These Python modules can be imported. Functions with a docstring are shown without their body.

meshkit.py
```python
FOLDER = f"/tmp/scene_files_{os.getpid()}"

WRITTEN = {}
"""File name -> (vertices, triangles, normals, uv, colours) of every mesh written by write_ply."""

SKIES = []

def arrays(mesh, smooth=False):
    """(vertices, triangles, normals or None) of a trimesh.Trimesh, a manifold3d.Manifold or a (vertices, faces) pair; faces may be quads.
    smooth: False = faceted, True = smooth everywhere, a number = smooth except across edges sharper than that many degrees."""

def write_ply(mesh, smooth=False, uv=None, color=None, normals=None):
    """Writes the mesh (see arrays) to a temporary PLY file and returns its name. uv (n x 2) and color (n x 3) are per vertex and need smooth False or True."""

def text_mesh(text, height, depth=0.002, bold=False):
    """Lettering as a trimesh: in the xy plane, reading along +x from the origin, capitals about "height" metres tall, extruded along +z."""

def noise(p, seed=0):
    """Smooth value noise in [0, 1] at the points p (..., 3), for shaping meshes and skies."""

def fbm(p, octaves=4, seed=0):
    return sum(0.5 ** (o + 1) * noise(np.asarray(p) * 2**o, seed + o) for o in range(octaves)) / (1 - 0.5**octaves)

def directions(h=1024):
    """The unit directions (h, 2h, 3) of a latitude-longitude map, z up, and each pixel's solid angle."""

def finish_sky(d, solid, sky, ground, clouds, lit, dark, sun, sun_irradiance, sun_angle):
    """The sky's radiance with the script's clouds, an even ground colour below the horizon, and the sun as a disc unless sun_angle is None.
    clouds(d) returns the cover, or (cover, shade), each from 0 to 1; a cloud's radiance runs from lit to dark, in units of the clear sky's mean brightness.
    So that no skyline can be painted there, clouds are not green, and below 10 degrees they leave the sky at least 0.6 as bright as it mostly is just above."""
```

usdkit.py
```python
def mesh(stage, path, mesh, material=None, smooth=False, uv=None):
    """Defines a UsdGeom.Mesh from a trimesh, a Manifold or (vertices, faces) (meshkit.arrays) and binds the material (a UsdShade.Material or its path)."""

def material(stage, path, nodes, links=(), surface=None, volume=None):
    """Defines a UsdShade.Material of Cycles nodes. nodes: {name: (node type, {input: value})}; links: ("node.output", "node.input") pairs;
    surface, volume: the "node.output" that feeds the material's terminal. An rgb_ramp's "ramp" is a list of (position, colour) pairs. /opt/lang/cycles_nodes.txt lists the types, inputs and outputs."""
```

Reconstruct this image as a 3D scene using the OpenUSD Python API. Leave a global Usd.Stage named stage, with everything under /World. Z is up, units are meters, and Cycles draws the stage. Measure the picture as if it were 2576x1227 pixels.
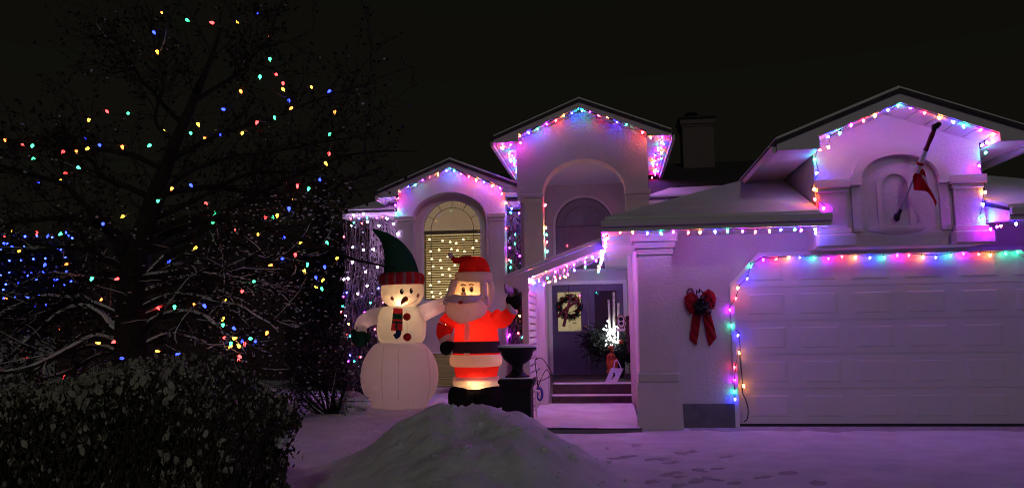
import math, random
import numpy as np
import trimesh, usdkit, meshkit
from shapely.geometry import Polygon, Point, box as sbox
from shapely import affinity
from shapely.ops import unary_union
from pxr import Usd, UsdGeom, UsdLux, UsdShade, Gf, Sdf

stage = Usd.Stage.CreateInMemory()
UsdGeom.SetStageUpAxis(stage, UsdGeom.Tokens.z)
UsdGeom.SetStageMetersPerUnit(stage, 1.0)
UsdGeom.Xform.Define(stage, '/World')
UsdGeom.Scope.Define(stage, '/World/Looks')
rng = np.random.default_rng(7)

# ------------------------------------------------------------------ camera
EYE = np.array([0.0, 0.0, 1.29])
YAW, PITCH, ROLL = -0.12408211, 0.10717503, math.radians(0.88)
FOC, CX, CY = 1983.0, 1288.0, 613.5            # the photograph measured on a 2576 x 1227 grid
fwd = np.array([math.sin(YAW) * math.cos(PITCH), math.cos(YAW) * math.cos(PITCH), math.sin(PITCH)])
_r = np.array([math.cos(YAW), -math.sin(YAW), 0.0])
_u = np.cross(_r, fwd)
rgt = math.cos(ROLL) * _r - math.sin(ROLL) * _u
upv = math.cos(ROLL) * _u + math.sin(ROLL) * _r
cam = UsdGeom.Camera.Define(stage, '/World/camera')
cam.CreateHorizontalApertureAttr(36.0)
cam.CreateVerticalApertureAttr(36.0 * 487 / 1024)
cam.CreateFocalLengthAttr(36.0 * FOC / 2576.0)
cam.CreateClippingRangeAttr(Gf.Vec2f(0.05, 2000.0))
M = Gf.Matrix4d(*rgt, 0, *upv, 0, *(-fwd), 0, *EYE, 1)
cam.AddTransformOp().Set(M)
EXPOSURE = 0.0
cam.CreateExposureAttr(EXPOSURE)

# ------------------------------------------------------------------ night sky and the dim street light from behind the camera
SUNDIR = np.array([0.20, -0.86, 0.40])        # towards the light
SUNDIR = SUNDIR / np.linalg.norm(SUNDIR)
STREET = 0.046
SKY_UP = (0.0045, 0.0042, 0.0030)
sky = UsdLux.DomeLight.Define(stage, '/World/sky')
sky.GetPrim().SetCustomDataByKey('label', 'black overcast night sky with a faint olive glow')
sky.GetPrim().SetCustomDataByKey('category', 'sky')
sky.GetPrim().SetCustomDataByKey('kind', 'structure')
skym = usdkit.material(stage, '/World/Looks/night_sky', {
    'st': ('sky_texture', {'sky_type': 'single_scattering', 'sun_disc': False, 'sun_elevation': math.asin(SUNDIR[2]), 'sun_rotation': math.atan2(SUNDIR[0], SUNDIR[1])}),
    'dim': ('mix_color', {'blend_type': 'multiply', 'fac': 1.0, 'b': (0.00001, 0.00001, 0.00001), 'use_clamp': False}),
    'tc': ('texture_coordinate', {}), 'xyz': ('separate_xyz', {}), 'el': ('map_range', {'from_min': 0.0, 'from_max': 0.55, 'to_min': 0.0, 'to_max': 1.0, 'clamp': True}),
    'glow': ('mix_color', {'a': tuple(12.5 * c for c in SKY_UP), 'b': tuple(8.0 * c for c in SKY_UP), 'use_clamp': False}),
    'add': ('mix_color', {'blend_type': 'add', 'fac': 1.0, 'use_clamp': False}),
    'bg': ('background_shader', {'strength': 0.1})},
    [('st.color', 'dim.a'), ('dim.result', 'add.a'), ('tc.generated', 'xyz.vector'), ('xyz.z', 'el.value'), ('el.result', 'glow.fac'), ('glow.result', 'add.b'), ('add.result', 'bg.color')], surface='bg.background')
UsdShade.MaterialBindingAPI.Apply(sky.GetPrim()).Bind(skym)
sun = UsdLux.DistantLight.Define(stage, '/World/street_light')
sun.CreateIntensityAttr(STREET)
sun.CreateAngleAttr(3.0)
sun.CreateNormalizeAttr(True)
sun.CreateColorAttr(Gf.Vec3f(1.0, 0.97, 0.92))
_z = SUNDIR; _x = np.cross([0, 0, 1.0], _z); _x /= np.linalg.norm(_x); _y = np.cross(_z, _x)
sun.AddTransformOp().Set(Gf.Matrix4d(*_x, 0, *_y, 0, *_z, 0, 0, 0, 20, 1))

# how strongly each kind of bulb shines
HOUSE, TREE, BLUE, WHITE, TWIG, WARM = 118.0, 10.0, 24.0, 40.0, 60.0, 4.5
FIG_LAMP = 85.0

# ------------------------------------------------------------------ points: a sight line through the measured grid, cut by a facade plane or the ground
def ray(x, y):
    return fwd + rgt * (x - CX) / FOC + upv * (CY - y) / FOC
def P(x, y, Y):
    d = ray(x, y); return EYE + d * (Y / d[1])
def G(x, y, z=0.0):
    d = ray(x, y); return EYE + d * ((z - EYE[2]) / d[2])
def px(Y):
    return Y / FOC / 0.985

# ------------------------------------------------------------------ prims
_count = {}
def numbered(parent, name):
    k = (parent, name); n = _count.get(k, 0); _count[k] = n + 1
    return f'{parent}/{name}' if n == 0 else f'{parent}/{name}_{n:03d}'
def tag(path, label=None, cat=None, group=None, kind=None):
    p = stage.GetPrimAtPath(path)
    for k, v in (('label', label), ('category', cat), ('group', group), ('kind', kind)):
        if v: p.SetCustomDataByKey(k, v)
    return path
def thing(name, label, cat, group=None, kind=None):
    path = numbered('/World', name)
    UsdGeom.Xform.Define(stage, path)
    return tag(path, label, cat, group, kind)
def part(parent, name, mesh, mat, label=None, smooth=False, kind=None):
    path = numbered(parent, name)
    usdkit.mesh(stage, path, mesh, mat, smooth)
    return tag(path, label, None, None, kind)
def solo(name, mesh, mat, label, cat, group=None, kind=None, smooth=False):
    path = numbered('/World', name)
    usdkit.mesh(stage, path, mesh, mat, smooth)
    return tag(path, label, cat, group, kind)

# ------------------------------------------------------------------ materials
def mat(name, color, rough=0.6, bump=None, bscale=30.0, var=0.0, vscale=4.0, metal=0.0, dist=0.01, spec=0.3, detail=4.0):
    nodes = {'p': ('principled_bsdf', {'base_color': color, 'roughness': rough, 'metallic': metal, 'specular_ior_level': spec}), 'g': ('geometry', {})}
    links = []
    if var:
        lo = tuple(c * (1 - var) for c in color); hi = tuple(min(1, c * (1 + var)) for c in color)
        nodes['vn'] = ('noise_texture', {'scale': vscale, 'detail': 5.0, 'roughness': 0.6})
        nodes['vr'] = ('rgb_ramp', {'ramp': [(0.3, lo), (0.7, hi)]})
        links += [('g.position', 'vn.vector'), ('vn.fac', 'vr.fac'), ('vr.color', 'p.base_color')]
    if bump:
        nodes['bn'] = ('noise_texture', {'scale': bscale, 'detail': detail, 'roughness': 0.6})
        nodes['b'] = ('bump', {'strength': bump, 'distance': dist})
        links += [('g.position', 'bn.vector'), ('bn.fac', 'b.height'), ('b.normal', 'p.normal')]
    return usdkit.material(stage, '/World/Looks/' + name, nodes, links, surface='p.BSDF')
def emit(name, color, strength):
    return usdkit.material(stage, '/World/Looks/' + name, {'e': ('emission', {'color': color, 'strength': strength})}, surface='e.emission')
def fabric(name, color, through=0.5, bump=0.7):
    return usdkit.material(stage, '/World/Looks/' + name, {
        'g': ('geometry', {}), 'n': ('noise_texture', {'scale': 7.0, 'detail': 4.0, 'distortion': 1.2}), 'b': ('bump', {'strength': bump, 'distance': 0.03}),
        'd': ('diffuse_bsdf', {'color': color}), 't': ('translucent_bsdf', {'color': color}), 'm': ('mix_closure', {'fac': through})},
        [('g.position', 'n.vector'), ('n.fac', 'b.height'), ('b.normal', 'd.normal'), ('b.normal', 't.normal'), ('d.BSDF', 'm.closure1'), ('t.BSDF', 'm.closure2')], surface='m.closure')
def leafy(name, color, through=0.25, rnd=0.5):
    lo = tuple(c * (1 - rnd) for c in color); hi = tuple(c * (1 + rnd) for c in color)
    return usdkit.material(stage, '/World/Looks/' + name, {
        'g': ('geometry', {}), 'r': ('rgb_ramp', {'ramp': [(0, lo), (1, hi)]}),
        'd': ('principled_bsdf', {'roughness': 0.6, 'specular_ior_level': 0.2}), 't': ('translucent_bsdf', {}), 'm': ('mix_closure', {'fac': through})},
        [('g.random_per_island', 'r.fac'), ('r.color', 'd.base_color'), ('r.color', 't.color'), ('d.BSDF', 'm.closure1'), ('t.BSDF', 'm.closure2')], surface='m.closure')

STUCCO = mat('stucco', (0.56, 0.52, 0.50), 0.85, bump=0.7, bscale=26.0, var=0.06, vscale=2.0, dist=0.016, spec=0.1, detail=8.0)
TRIM = mat('stucco_trim', (0.58, 0.53, 0.48), 0.8, bump=0.5, bscale=45.0, var=0.06, vscale=3.0, dist=0.01, spec=0.15)
FASCIA = mat('fascia_paint', (0.50, 0.48, 0.48), 0.45, bump=0.1, bscale=8.0, var=0.05, vscale=1.5, spec=0.3)
SOFFIT = mat('soffit_paint', (0.68, 0.65, 0.66), 0.5, var=0.05, vscale=2.0)
SHINGLE = mat('shingle', (0.05, 0.045, 0.045), 0.9, bump=0.8, bscale=35.0, var=0.35, vscale=9.0, dist=0.01)
SNOW = mat('snow', (0.76, 0.76, 0.78), 0.75, bump=0.7, bscale=14.0, var=0.13, vscale=2.6, dist=0.03, spec=0.2, detail=7.0)
ROOFSNOW = mat('roof_snow', (0.72, 0.71, 0.72), 0.8, bump=0.5, bscale=9.0, var=0.10, vscale=2.5, dist=0.03, spec=0.1)
CONCRETE = mat('concrete', (0.15, 0.14, 0.14), 0.9, bump=0.4, bscale=40.0, var=0.2, vscale=6.0)
DRIVEM = mat('dusted_concrete', (0.44, 0.43, 0.44), 0.9, bump=0.5, bscale=30.0, var=0.3, vscale=7.0)
DARKGAP = mat('rubber_seal', (0.03, 0.03, 0.035), 0.8)
PANELM = mat('garage_door_paint', (0.60, 0.57, 0.58), 0.42, bump=0.15, bscale=60.0, var=0.03, vscale=1.3, dist=0.004, spec=0.45)
WHITEP = mat('white_paint', (0.70, 0.68, 0.68), 0.5, bump=0.15, bscale=25.0, var=0.05, vscale=5.0)
DOORP = mat('door_paint', (0.085, 0.075, 0.135), 0.4, bump=0.1, bscale=30.0, var=0.08, vscale=4.0, spec=0.4)
WOOD = mat('stained_step_wood', (0.085, 0.05, 0.05), 0.6, bump=0.4, bscale=25.0, var=0.3, vscale=8.0)
BLACKIRON = mat('black_cast', (0.005, 0.005, 0.006), 0.65, bump=0.2, bscale=40.0, var=0.2, vscale=8.0)
BARK = mat('bark', (0.016, 0.012, 0.010), 0.9, bump=0.8, bscale=30.0, var=0.4, vscale=14.0, dist=0.02)
TWIGM = mat('twig_bark', (0.022, 0.016, 0.014), 0.9, var=0.3, vscale=10.0)
LEAFM = leafy('withered_leaf', (0.022, 0.016, 0.012))
HEDGEL = leafy('hedge_leaf', (0.23, 0.21, 0.14), 0.2, 0.65)
HEDGETIP = leafy('frosted_hedge_leaf', (0.66, 0.65, 0.50), 0.2, 0.4)
CONIFER = leafy('conifer_needle', (0.022, 0.030, 0.026), 0.15, 0.5)
VINEM = mat('vine_stem', (0.10, 0.075, 0.075), 0.9, var=0.4, vscale=10.0)
FLECK = mat('snow_fleck', (0.62, 0.61, 0.60), 0.8)
WIRE = mat('dark_green_wire', (0.01, 0.016, 0.011), 0.5)
WIREW = mat('white_wire', (0.45, 0.44, 0.45), 0.5)
BRASS = mat('brass', (0.65, 0.5, 0.25), 0.3, metal=1.0)
REDRIB = mat('red_velvet', (0.24, 0.008, 0.012), 0.8, bump=0.3, bscale=60.0, var=0.2, vscale=10.0, dist=0.004, spec=0.1)
DARKRIB = mat('plaid_ribbon', (0.12, 0.02, 0.03), 0.7, var=0.5, vscale=25.0)
FLAGRED = fabric('flag_red', (0.42, 0.015, 0.02), 0.3)
FLAGWHITE = fabric('flag_white', (0.65, 0.63, 0.63), 0.3)
ALU = mat('grey_pole', (0.35, 0.34, 0.35), 0.4, metal=0.6)
NAVY = mat('blue_plastic', (0.03, 0.05, 0.30), 0.4)
GLASSM = usdkit.material(stage, '/World/Looks/window_glass', {
    'f': ('fresnel', {'IOR': 1.5}), 't': ('transparent_bsdf', {'color': (0.92, 0.93, 0.95)}), 'g': ('glossy_bsdf', {'roughness': 0.03, 'color': (0.9, 0.9, 0.9)}), 'm': ('mix_closure', {})},
    [('f.fac', 'm.fac'), ('t.BSDF', 'm.closure1'), ('g.BSDF', 'm.closure2')], surface='m.closure')

# ------------------------------------------------------------------ mesh helpers
cat = trimesh.util.concatenate
def bx(x0, x1, y0, y1, z0, z1, bevel=0.0):
    b = trimesh.creation.box([x1 - x0, y1 - y0, z1 - z0]); b.apply_translation([(x0 + x1) / 2, (y0 + y1) / 2, (z0 + z1) / 2])
    if bevel:
        e = bevel; pts = []
        for sx in (x0, x1):
            for sy in (y0, y1):
                for sz in (z0, z1):
                    ix, iy, iz = (e if sx == x0 else -e), (e if sy == y0 else -e), (e if sz == z0 else -e)
                    pts += [(sx, sy + iy, sz + iz), (sx + ix, sy, sz + iz), (sx + ix, sy + iy, sz)]
        b = trimesh.convex.convex_hull(np.array(pts))
    return b
def _polys(p):
    if not isinstance(p, (Polygon,)) and hasattr(p, 'geoms'): return list(p.geoms)
    return [p if isinstance(p, Polygon) else Polygon(p)]
def ext(poly, a, b, axis):
    out = []
    for g in _polys(poly):
        m = trimesh.creation.extrude_polygon(g, abs(b - a), engine='earcut'); v = m.vertices.copy(); lo = min(a, b)
        if axis == 'y': v = np.stack([v[:, 0], v[:, 2] + lo, v[:, 1]], 1); m = trimesh.Trimesh(v, m.faces[:, ::-1], process=False)
        elif axis == 'x': v = np.stack([v[:, 2] + lo, v[:, 0], v[:, 1]], 1); m = trimesh.Trimesh(v, m.faces, process=False)
        else: v = v + [0, 0, lo]; m = trimesh.Trimesh(v, m.faces, process=False)
        out.append(m)
    return cat(out)
def xz(poly, y0, y1): return ext(poly, y0, y1, 'y')
def yz(poly, x0, x1): return ext(poly, x0, x1, 'x')
def xy(poly, z0, z1): return ext(poly, z0, z1, 'z')
def slab(pts, t):
    """a flat polygon of 3-D points with thickness t downwards"""
    p = np.array(pts, float); n = len(p); q = p - [0, 0, t]
    v = np.vstack([p, q]); f = []
    for k in range(1, n - 1): f += [(0, k, k + 1), (n, n + k + 1, n + k)]
    for k in range(n):
        j = (k + 1) % n; f += [(k, n + k, n + j), (k, n + j, j)]
    m = trimesh.Trimesh(v, f, process=False)
    if m.volume < 0: m.invert()
    return m
def tube(pts, r, sides=6, flat=1.0):
    p = np.asarray(pts, float); n = len(p); r = np.broadcast_to(np.asarray(r, float), (n,))
    t = np.gradient(p, axis=0); t /= np.linalg.norm(t, axis=1, keepdims=True) + 1e-12
    ref = np.where(np.abs(t[:, 2:3]) > 0.9, [[1.0, 0, 0]], [[0, 0, 1.0]])
    a = np.cross(t, ref); a /= np.linalg.norm(a, axis=1, keepdims=True) + 1e-12; b = np.cross(a, t)
    th = np.linspace(0, 2 * np.pi, sides, endpoint=False)
    v = p[:, None] + r[:, None, None] * (np.cos(th)[None, :, None] * a[:, None] + flat * np.sin(th)[None, :, None] * b[:, None])
    v = v.reshape(-1, 3); f = []
    for i in range(n - 1):
        for j in range(sides):
            k = (j + 1) % sides; A, B2, C, D = i * sides + j, i * sides + k, (i + 1) * sides + k, (i + 1) * sides + j
            f += [(A, C, B2), (A, D, C)]
    c0, c1 = len(v), len(v) + 1; v = np.vstack([v, p[0], p[-1]])
    for j in range(sides):
        k = (j + 1) % sides; f += [(c0, j, k), (c1, (n - 1) * sides + k, (n - 1) * sides + j)]
    m = trimesh.Trimesh(v, f, process=False)
    if m.volume < 0: m.invert()
    return m
def spline(pts, n=6):
    p = np.asarray(pts, float)
    if len(p) < 3: return np.array([p[0] + (p[-1] - p[0]) * t for t in np.linspace(0, 1, n)])
    q = np.vstack([2 * p[0] - p[1], p, 2 * p[-1] - p[-2]]); out = []
    for i in range(1, len(q) - 2):
        for t in np.linspace(0, 1, n, endpoint=False):
            out.append(0.5 * (2 * q[i] + (q[i + 1] - q[i - 1]) * t + (2 * q[i - 1] - 5 * q[i] + 4 * q[i + 1] - q[i + 2]) * t * t + (3 * q[i] - q[i - 1] - 3 * q[i + 1] + q[i + 2]) * t ** 3))
    out.append(p[-1]); return np.array(out)
def ell(c, r, sub=3):
    m = trimesh.creation.icosphere(sub); m.vertices *= np.asarray(r); m.vertices += np.asarray(c); return m
def lathe(prof, c=(0, 0, 0), sections=32, ry=1.0):
    """prof: (radius, z) from bottom to top"""
    m = trimesh.creation.revolve(np.array(prof, float), sections=sections)
    m.vertices[:, 1] *= ry; m.vertices += np.asarray(c); return m
def fastcat(vs, fs):
    off = np.cumsum([0] + [len(v) for v in vs[:-1]])
    return trimesh.Trimesh(np.vstack(vs), np.vstack([f + o for f, o in zip(fs, off)]), process=False)
def leaves(c, size, g, aspect=0.5, up=0.0, dirs=None):
    """one diamond-shaped leaf of two bent triangles at each centre"""
    c = np.asarray(c, float); n = len(c); size = np.broadcast_to(size, (n,))
    d = g.normal(size=(n, 3)) if dirs is None else np.asarray(dirs, float) + g.normal(size=(n, 3)) * 0.35
    d[:, 2] += up; d /= np.linalg.norm(d, axis=1, keepdims=True)
    s = np.cross(d, g.normal(size=(n, 3))); s /= np.linalg.norm(s, axis=1, keepdims=True) + 1e-9
    w = np.cross(d, s) * 0.12
    L, W = size[:, None], size[:, None] * aspect / 2
    v = np.stack([c - d * L / 2, c - d * L * 0.15 + s * W + w * L, c + d * L * 0.28 + s * W * 0.8 + w * L, c + d * L / 2, c + d * L * 0.28 - s * W * 0.8 + w * L, c - d * L * 0.15 - s * W + w * L], 1).reshape(-1, 3)
    k = np.arange(n)[:, None] * 6
    f = np.stack([k + [0, 1, 5], k + [1, 2, 5], k + [2, 4, 5], k + [2, 3, 4]], 1).reshape(-1, 3)
    return trimesh.Trimesh(v, f, process=False)
_ico = trimesh.creation.icosphere(1)
_oct = trimesh.creation.icosphere(0)
def blobs(c, size, g, flat=0.6, base=None):
    base = _oct if base is None else base
    c = np.asarray(c, float); n = len(c); nv = len(base.vertices)
    s = np.broadcast_to(size, (n,))[:, None, None]
    v = base.vertices[None] * (1 + g.uniform(-0.35, 0.35, (n, nv, 1))) * s
    v = v * (g.uniform(0.7, 1.4, (n, 1, 3)) * [1, 1, flat])
    v = v + c[:, None]
    f = (base.faces[None] + np.arange(n)[:, None, None] * nv).reshape(-1, 3)
    return trimesh.Trimesh(v.reshape(-1, 3), f, process=False)

# ================================================================== the ground
LAWN_EDGE = -1.02
def lawn_z(X, Y):
    t = np.clip((LAWN_EDGE - X - 0.08 * np.sin(Y * 1.3)) / 0.9, 0, 1); t = t * t * (3 - 2 * t)
    n = meshkit.fbm(np.stack([X * 0.9, Y * 0.9, X * 0], -1), 4, 3) - 0.5
    fine = meshkit.fbm(np.stack([X * 4.0, Y * 4.0, X * 0], -1), 3, 5) - 0.5
    near = np.clip((30 - Y) / 10, 0, 1)
    lift = 0.02 + 0.13 * np.clip((Y - 5.5) / 5.0, 0, 1)
    return (t * (lift + 0.12 * n * near) + (0.10 * n * t + 0.014 * np.clip((-0.2 - X) / 0.5, 0.25, 1)) * fine * near)
def grid_mesh(x, y, fz):
    X, Y = np.meshgrid(x, y, indexing='ij'); Z = fz(X, Y); a, b = X.shape
    v = np.stack([X, Y, Z], -1).reshape(-1, 3); i = np.arange(a * b).reshape(a, b)
    f = np.vstack([np.stack([i[:-1, :-1], i[1:, :-1], i[1:, 1:]], -1).reshape(-1, 3), np.stack([i[:-1, :-1], i[1:, 1:], i[:-1, 1:]], -1).reshape(-1, 3)])
    return trimesh.Trimesh(v, f, process=False)
gx = np.concatenate([np.linspace(-300, -16, 20), np.arange(-15, -1.6, 0.12), np.arange(-1.6, 2.4, 0.032), np.arange(2.4, 6.2, 0.045), np.arange(6.2, 8, 0.1), np.linspace(8.2, 300, 20)])
gy = np.concatenate([np.linspace(-60, 1.5, 12), np.arange(2.0, 5.0, 0.1), np.arange(5.0, 10.3, 0.036)])
gy2 = np.concatenate([np.arange(10.27, 17, 0.09), np.linspace(17.5, 400, 24)])
PRINTS = [(1637, 1155, .5), (1668, 1155, .2), (1688, 1163, .6), (1698, 1188, .3), (1709, 1199, .1), (1586, 1147, .9), (1762, 1183, -.4), (1808, 1179, .8), (1750, 1209, .2), (1790, 1204, -.6), (1852, 1214, .4), (1918, 1201, 1.0), (1739, 1135, .3), (1709, 1140, -.2), (1678, 1194, .4), (1709, 1219, .2), (1560, 1152, 1.2), (1640, 1212, .1), (1980, 1190, .9), (2060, 1215, .3), (1830, 1150, .6), (1600, 1120, .2)]
FEET = [(*G(x, y)[:2], a) for x, y, a in PRINTS]
def steps_(X, Y):
    s = 0.0
    rag = meshkit.fbm(np.stack([X * 16, Y * 11, X * 0 + 2], -1), 3, 91)
    for x, y, a in FEET:
        u, w = (X - x) * math.cos(a) - (Y - y) * math.sin(a), (X - x) * math.sin(a) + (Y - y) * math.cos(a)
        q = (u / 0.075) ** 2 + (w / 0.15) ** 2
        s = np.maximum(s, np.clip(1.4 * np.exp(-q) - 1.1 * (1 - rag) * np.exp(-0.5 * q), 0, 1) - 0.10 * np.exp(-0.25 * q))
    return s
def front_z(X, Y):
    z = lawn_z(X, Y)
    # the ragged thin snow edge that the garage door's sill keeps clear, and shallow wheel ruts
    drive = np.clip((X + 0.2) / 0.5, 0, 1)
    n = meshkit.fbm(np.stack([X * 2.2, Y * 6.0, X * 0], -1), 4, 11)
    bare = np.clip((Y - (10.10 + 0.34 * (n - 0.5))) / 0.05, 0, 1) * drive * np.clip((X - 0.9) / 0.1, 0, 1)
    rut = 0.0
    for x0 in (1.35, 2.75, 3.3, 4.6):
        rut = rut + np.exp(-((X - x0 + 0.12 * np.sin(Y * 0.5 + x0)) / 0.13) ** 2)
    n2 = meshkit.fbm(np.stack([X * 3, Y * 3, X * 0 + 4], -1), 4, 21)
    return z + drive * (0.015 - 0.007 * rut + 0.012 * (n2 - 0.5) - 0.042 * steps_(X, Y)) - bare * 0.05
solo('snow_ground', fastcat(*zip(*[(m.vertices, m.faces) for m in (grid_mesh(gx, gy, front_z), grid_mesh(gx, gy2, lambda X, Y: lawn_z(X, Y) - 0.02 * (X > -1)))])), SNOW,
     'snow covered front lawn and driveway', 'ground', kind='structure', smooth=True)
solo('driveway', bx(-0.1, 7.2, 3.0, 10.75, -0.05, 0.002), DRIVEM, 'dark concrete driveway showing through the snow at footprints and the garage door', 'driveway', kind='structure')

# walkway slab leading to the steps
wl, wr = G(1362, 1060, 0.05)[0], 0.33
solo('walkway', cat([bx(wl - 0.25, wr, 9.9, 13.25, -0.03, 0.045)]), CONCRETE, 'concrete walkway slab leading to the porch steps', 'path', kind='structure')
def walk_z(X, Y):
    n = meshkit.fbm(np.stack([X * 3, Y * 3, X * 0], -1), 4, 8)
    return 0.062 + 0.015 * (n - 0.5)
solo('walkway_snow', grid_mesh(np.arange(wl - 0.22, wr - 0.005, 0.05), np.arange(9.93, 13.22, 0.06), walk_z), SNOW, 'thin trampled snow lying on the walkway slab', 'snow', kind='structure', smooth=True)

# the shovelled snow bank in front
bc = P(1222, 1008, 7.2)
def bank(X, Y):
    dx, dy = X - bc[0], Y - 7.1
    sx = np.where(dx < 0, 0.90, 0.90); sy = np.where(dy < 0, 1.35, 0.8)
    q = np.sqrt((dx / sx) ** 2 + (dy / sy) ** 2)
    h = 0.565 * np.exp(-q ** 2.6) + 0.07 * np.exp(-((dx + 0.90) / 0.60) ** 2 - ((dy + 0.3) / 0.8) ** 2) + 0.10 * np.exp(-((dx + 1.5) / 0.4) ** 2 - ((dy + 1.2) / 0.5) ** 2)
    n = meshkit.fbm(np.stack([X * 1.7, Y * 1.7, X * 0], -1), 5, 31) - 0.5
    streak = meshkit.fbm(np.stack([(X + 0.5 * Y) * 6.0, (Y - 0.3 * X) * 1.6, X * 0], -1), 3, 41) - 0.5
    lump = meshkit.fbm(np.stack([X * 7, Y * 7, X * 0], -1), 3, 51) - 0.5
    w = np.clip(h / 0.3, 0, 1)
    chunk = np.abs(meshkit.fbm(np.stack([X * 4.2, Y * 3.4, X * 0], -1), 4, 57) - 0.5)
    return h + w * (0.20 * n + 0.07 * streak + 0.05 * lump - 0.06 * chunk) - 0.022
solo('snow_bank', grid_mesh(np.arange(bc[0] - 2.3, bc[0] + 2.2, 0.035), np.arange(4.2, 9.4, 0.04), lambda X, Y: bank(X, Y) + lawn_z(X, Y)), SNOW,
     'tall rounded bank of shovelled snow beside the driveway', 'snow bank', kind='structure', smooth=True)

gcl = np.random.default_rng(77)
cx_, cy_ = bc[0] + gcl.normal(size=90) * 0.75 + 0.05, 6.75 + gcl.normal(size=90) * 0.55
clods = blobs(np.stack([cx_, cy_, bank(cx_, cy_) + lawn_z(cx_, cy_) + 0.004], 1), 0.008 + 0.026 * gcl.random(90) ** 3, gcl, 0.75, _ico)
solo('snow_clods', clods, SNOW, 'loose clods of snow strewn over the shovelled bank', 'snow', kind='stuff', smooth=60)

# ================================================================== the house
house = thing('house', 'pale stucco house with three lit gables, arched windows and attached garage', 'house')

# ---- garage front wall with its chamfered door opening
YG = 10.5
GX0, GX1 = 1.575, 5.42
dz = 2.165
opening = Polygon([(GX0, -0.1), (GX0, 1.80), (GX0 + 0.35, dz), (GX1 - 0.35, dz), (GX1, 1.80), (GX1, -0.1)])
wallp = Polygon([(0.36, 0.0), (6.7, 0.0), (6.7, 2.62), (0.36, 2.62)]).difference(opening)
part(house, 'garage_wall', xz(wallp, YG, YG + 0.18), STUCCO)
part(house, 'garage_wall', bx(0.36, 0.52, 10.68, 16.3, 0, 2.6), STUCCO, 'side wall of the garage along the porch')
part(house, 'garage_wall', bx(6.55, 6.7, 10.68, 16.3, 0, 2.6), STUCCO)
part(house, 'foundation', bx(0.82, GX0 - 0.005, YG - 0.025, YG - 0.002, 0.0, 0.30), CONCRETE)
# jamb trim that follows the chamfered opening
jo = opening.buffer(0.002, join_style=2)
jt = opening.buffer(0.055, join_style=2).difference(jo).intersection(sbox(0, 0.0, 9, 3))
part(house, 'door_jamb', xz(jt, YG - 0.03, YG - 0.003), WHITEP)
# ---- the sectional door: five sections, eight pressed panels each
secs = []
DP = [P(2000, y, 10.6)[2] for y in (1020, 932.5, 846, 763)]
zst = (DP[3] - DP[0]) / 3.0
zs = [0.035] + [DP[0] + zst * (k + 0.5) for k in range(5)]
for a, b in zip(zs[:-1], zs[1:]):
    s = Polygon([(GX0 - 0.1, a + 0.003), (GX1 + 0.1, a + 0.003), (GX1 + 0.1, b - 0.003), (GX0 - 0.1, b - 0.003)])
    secs.append(xz(s, YG + 0.10, YG + 0.14)); secs.append(bx(GX0 - 0.1, GX1 + 0.1, YG + 0.108, YG + 0.14, b - 0.004, b + 0.004))
gd = part(house, 'garage_door', cat(secs), PANELM, 'white sectional garage door of pressed panels')
px0, pwid = P(1882, 850, 10.6)[0], P(1979, 850, 10.6)[0] - P(1882, 850, 10.6)[0]
ppit = (P(2422, 850, 10.6)[0] - px0) / 4.0
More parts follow.
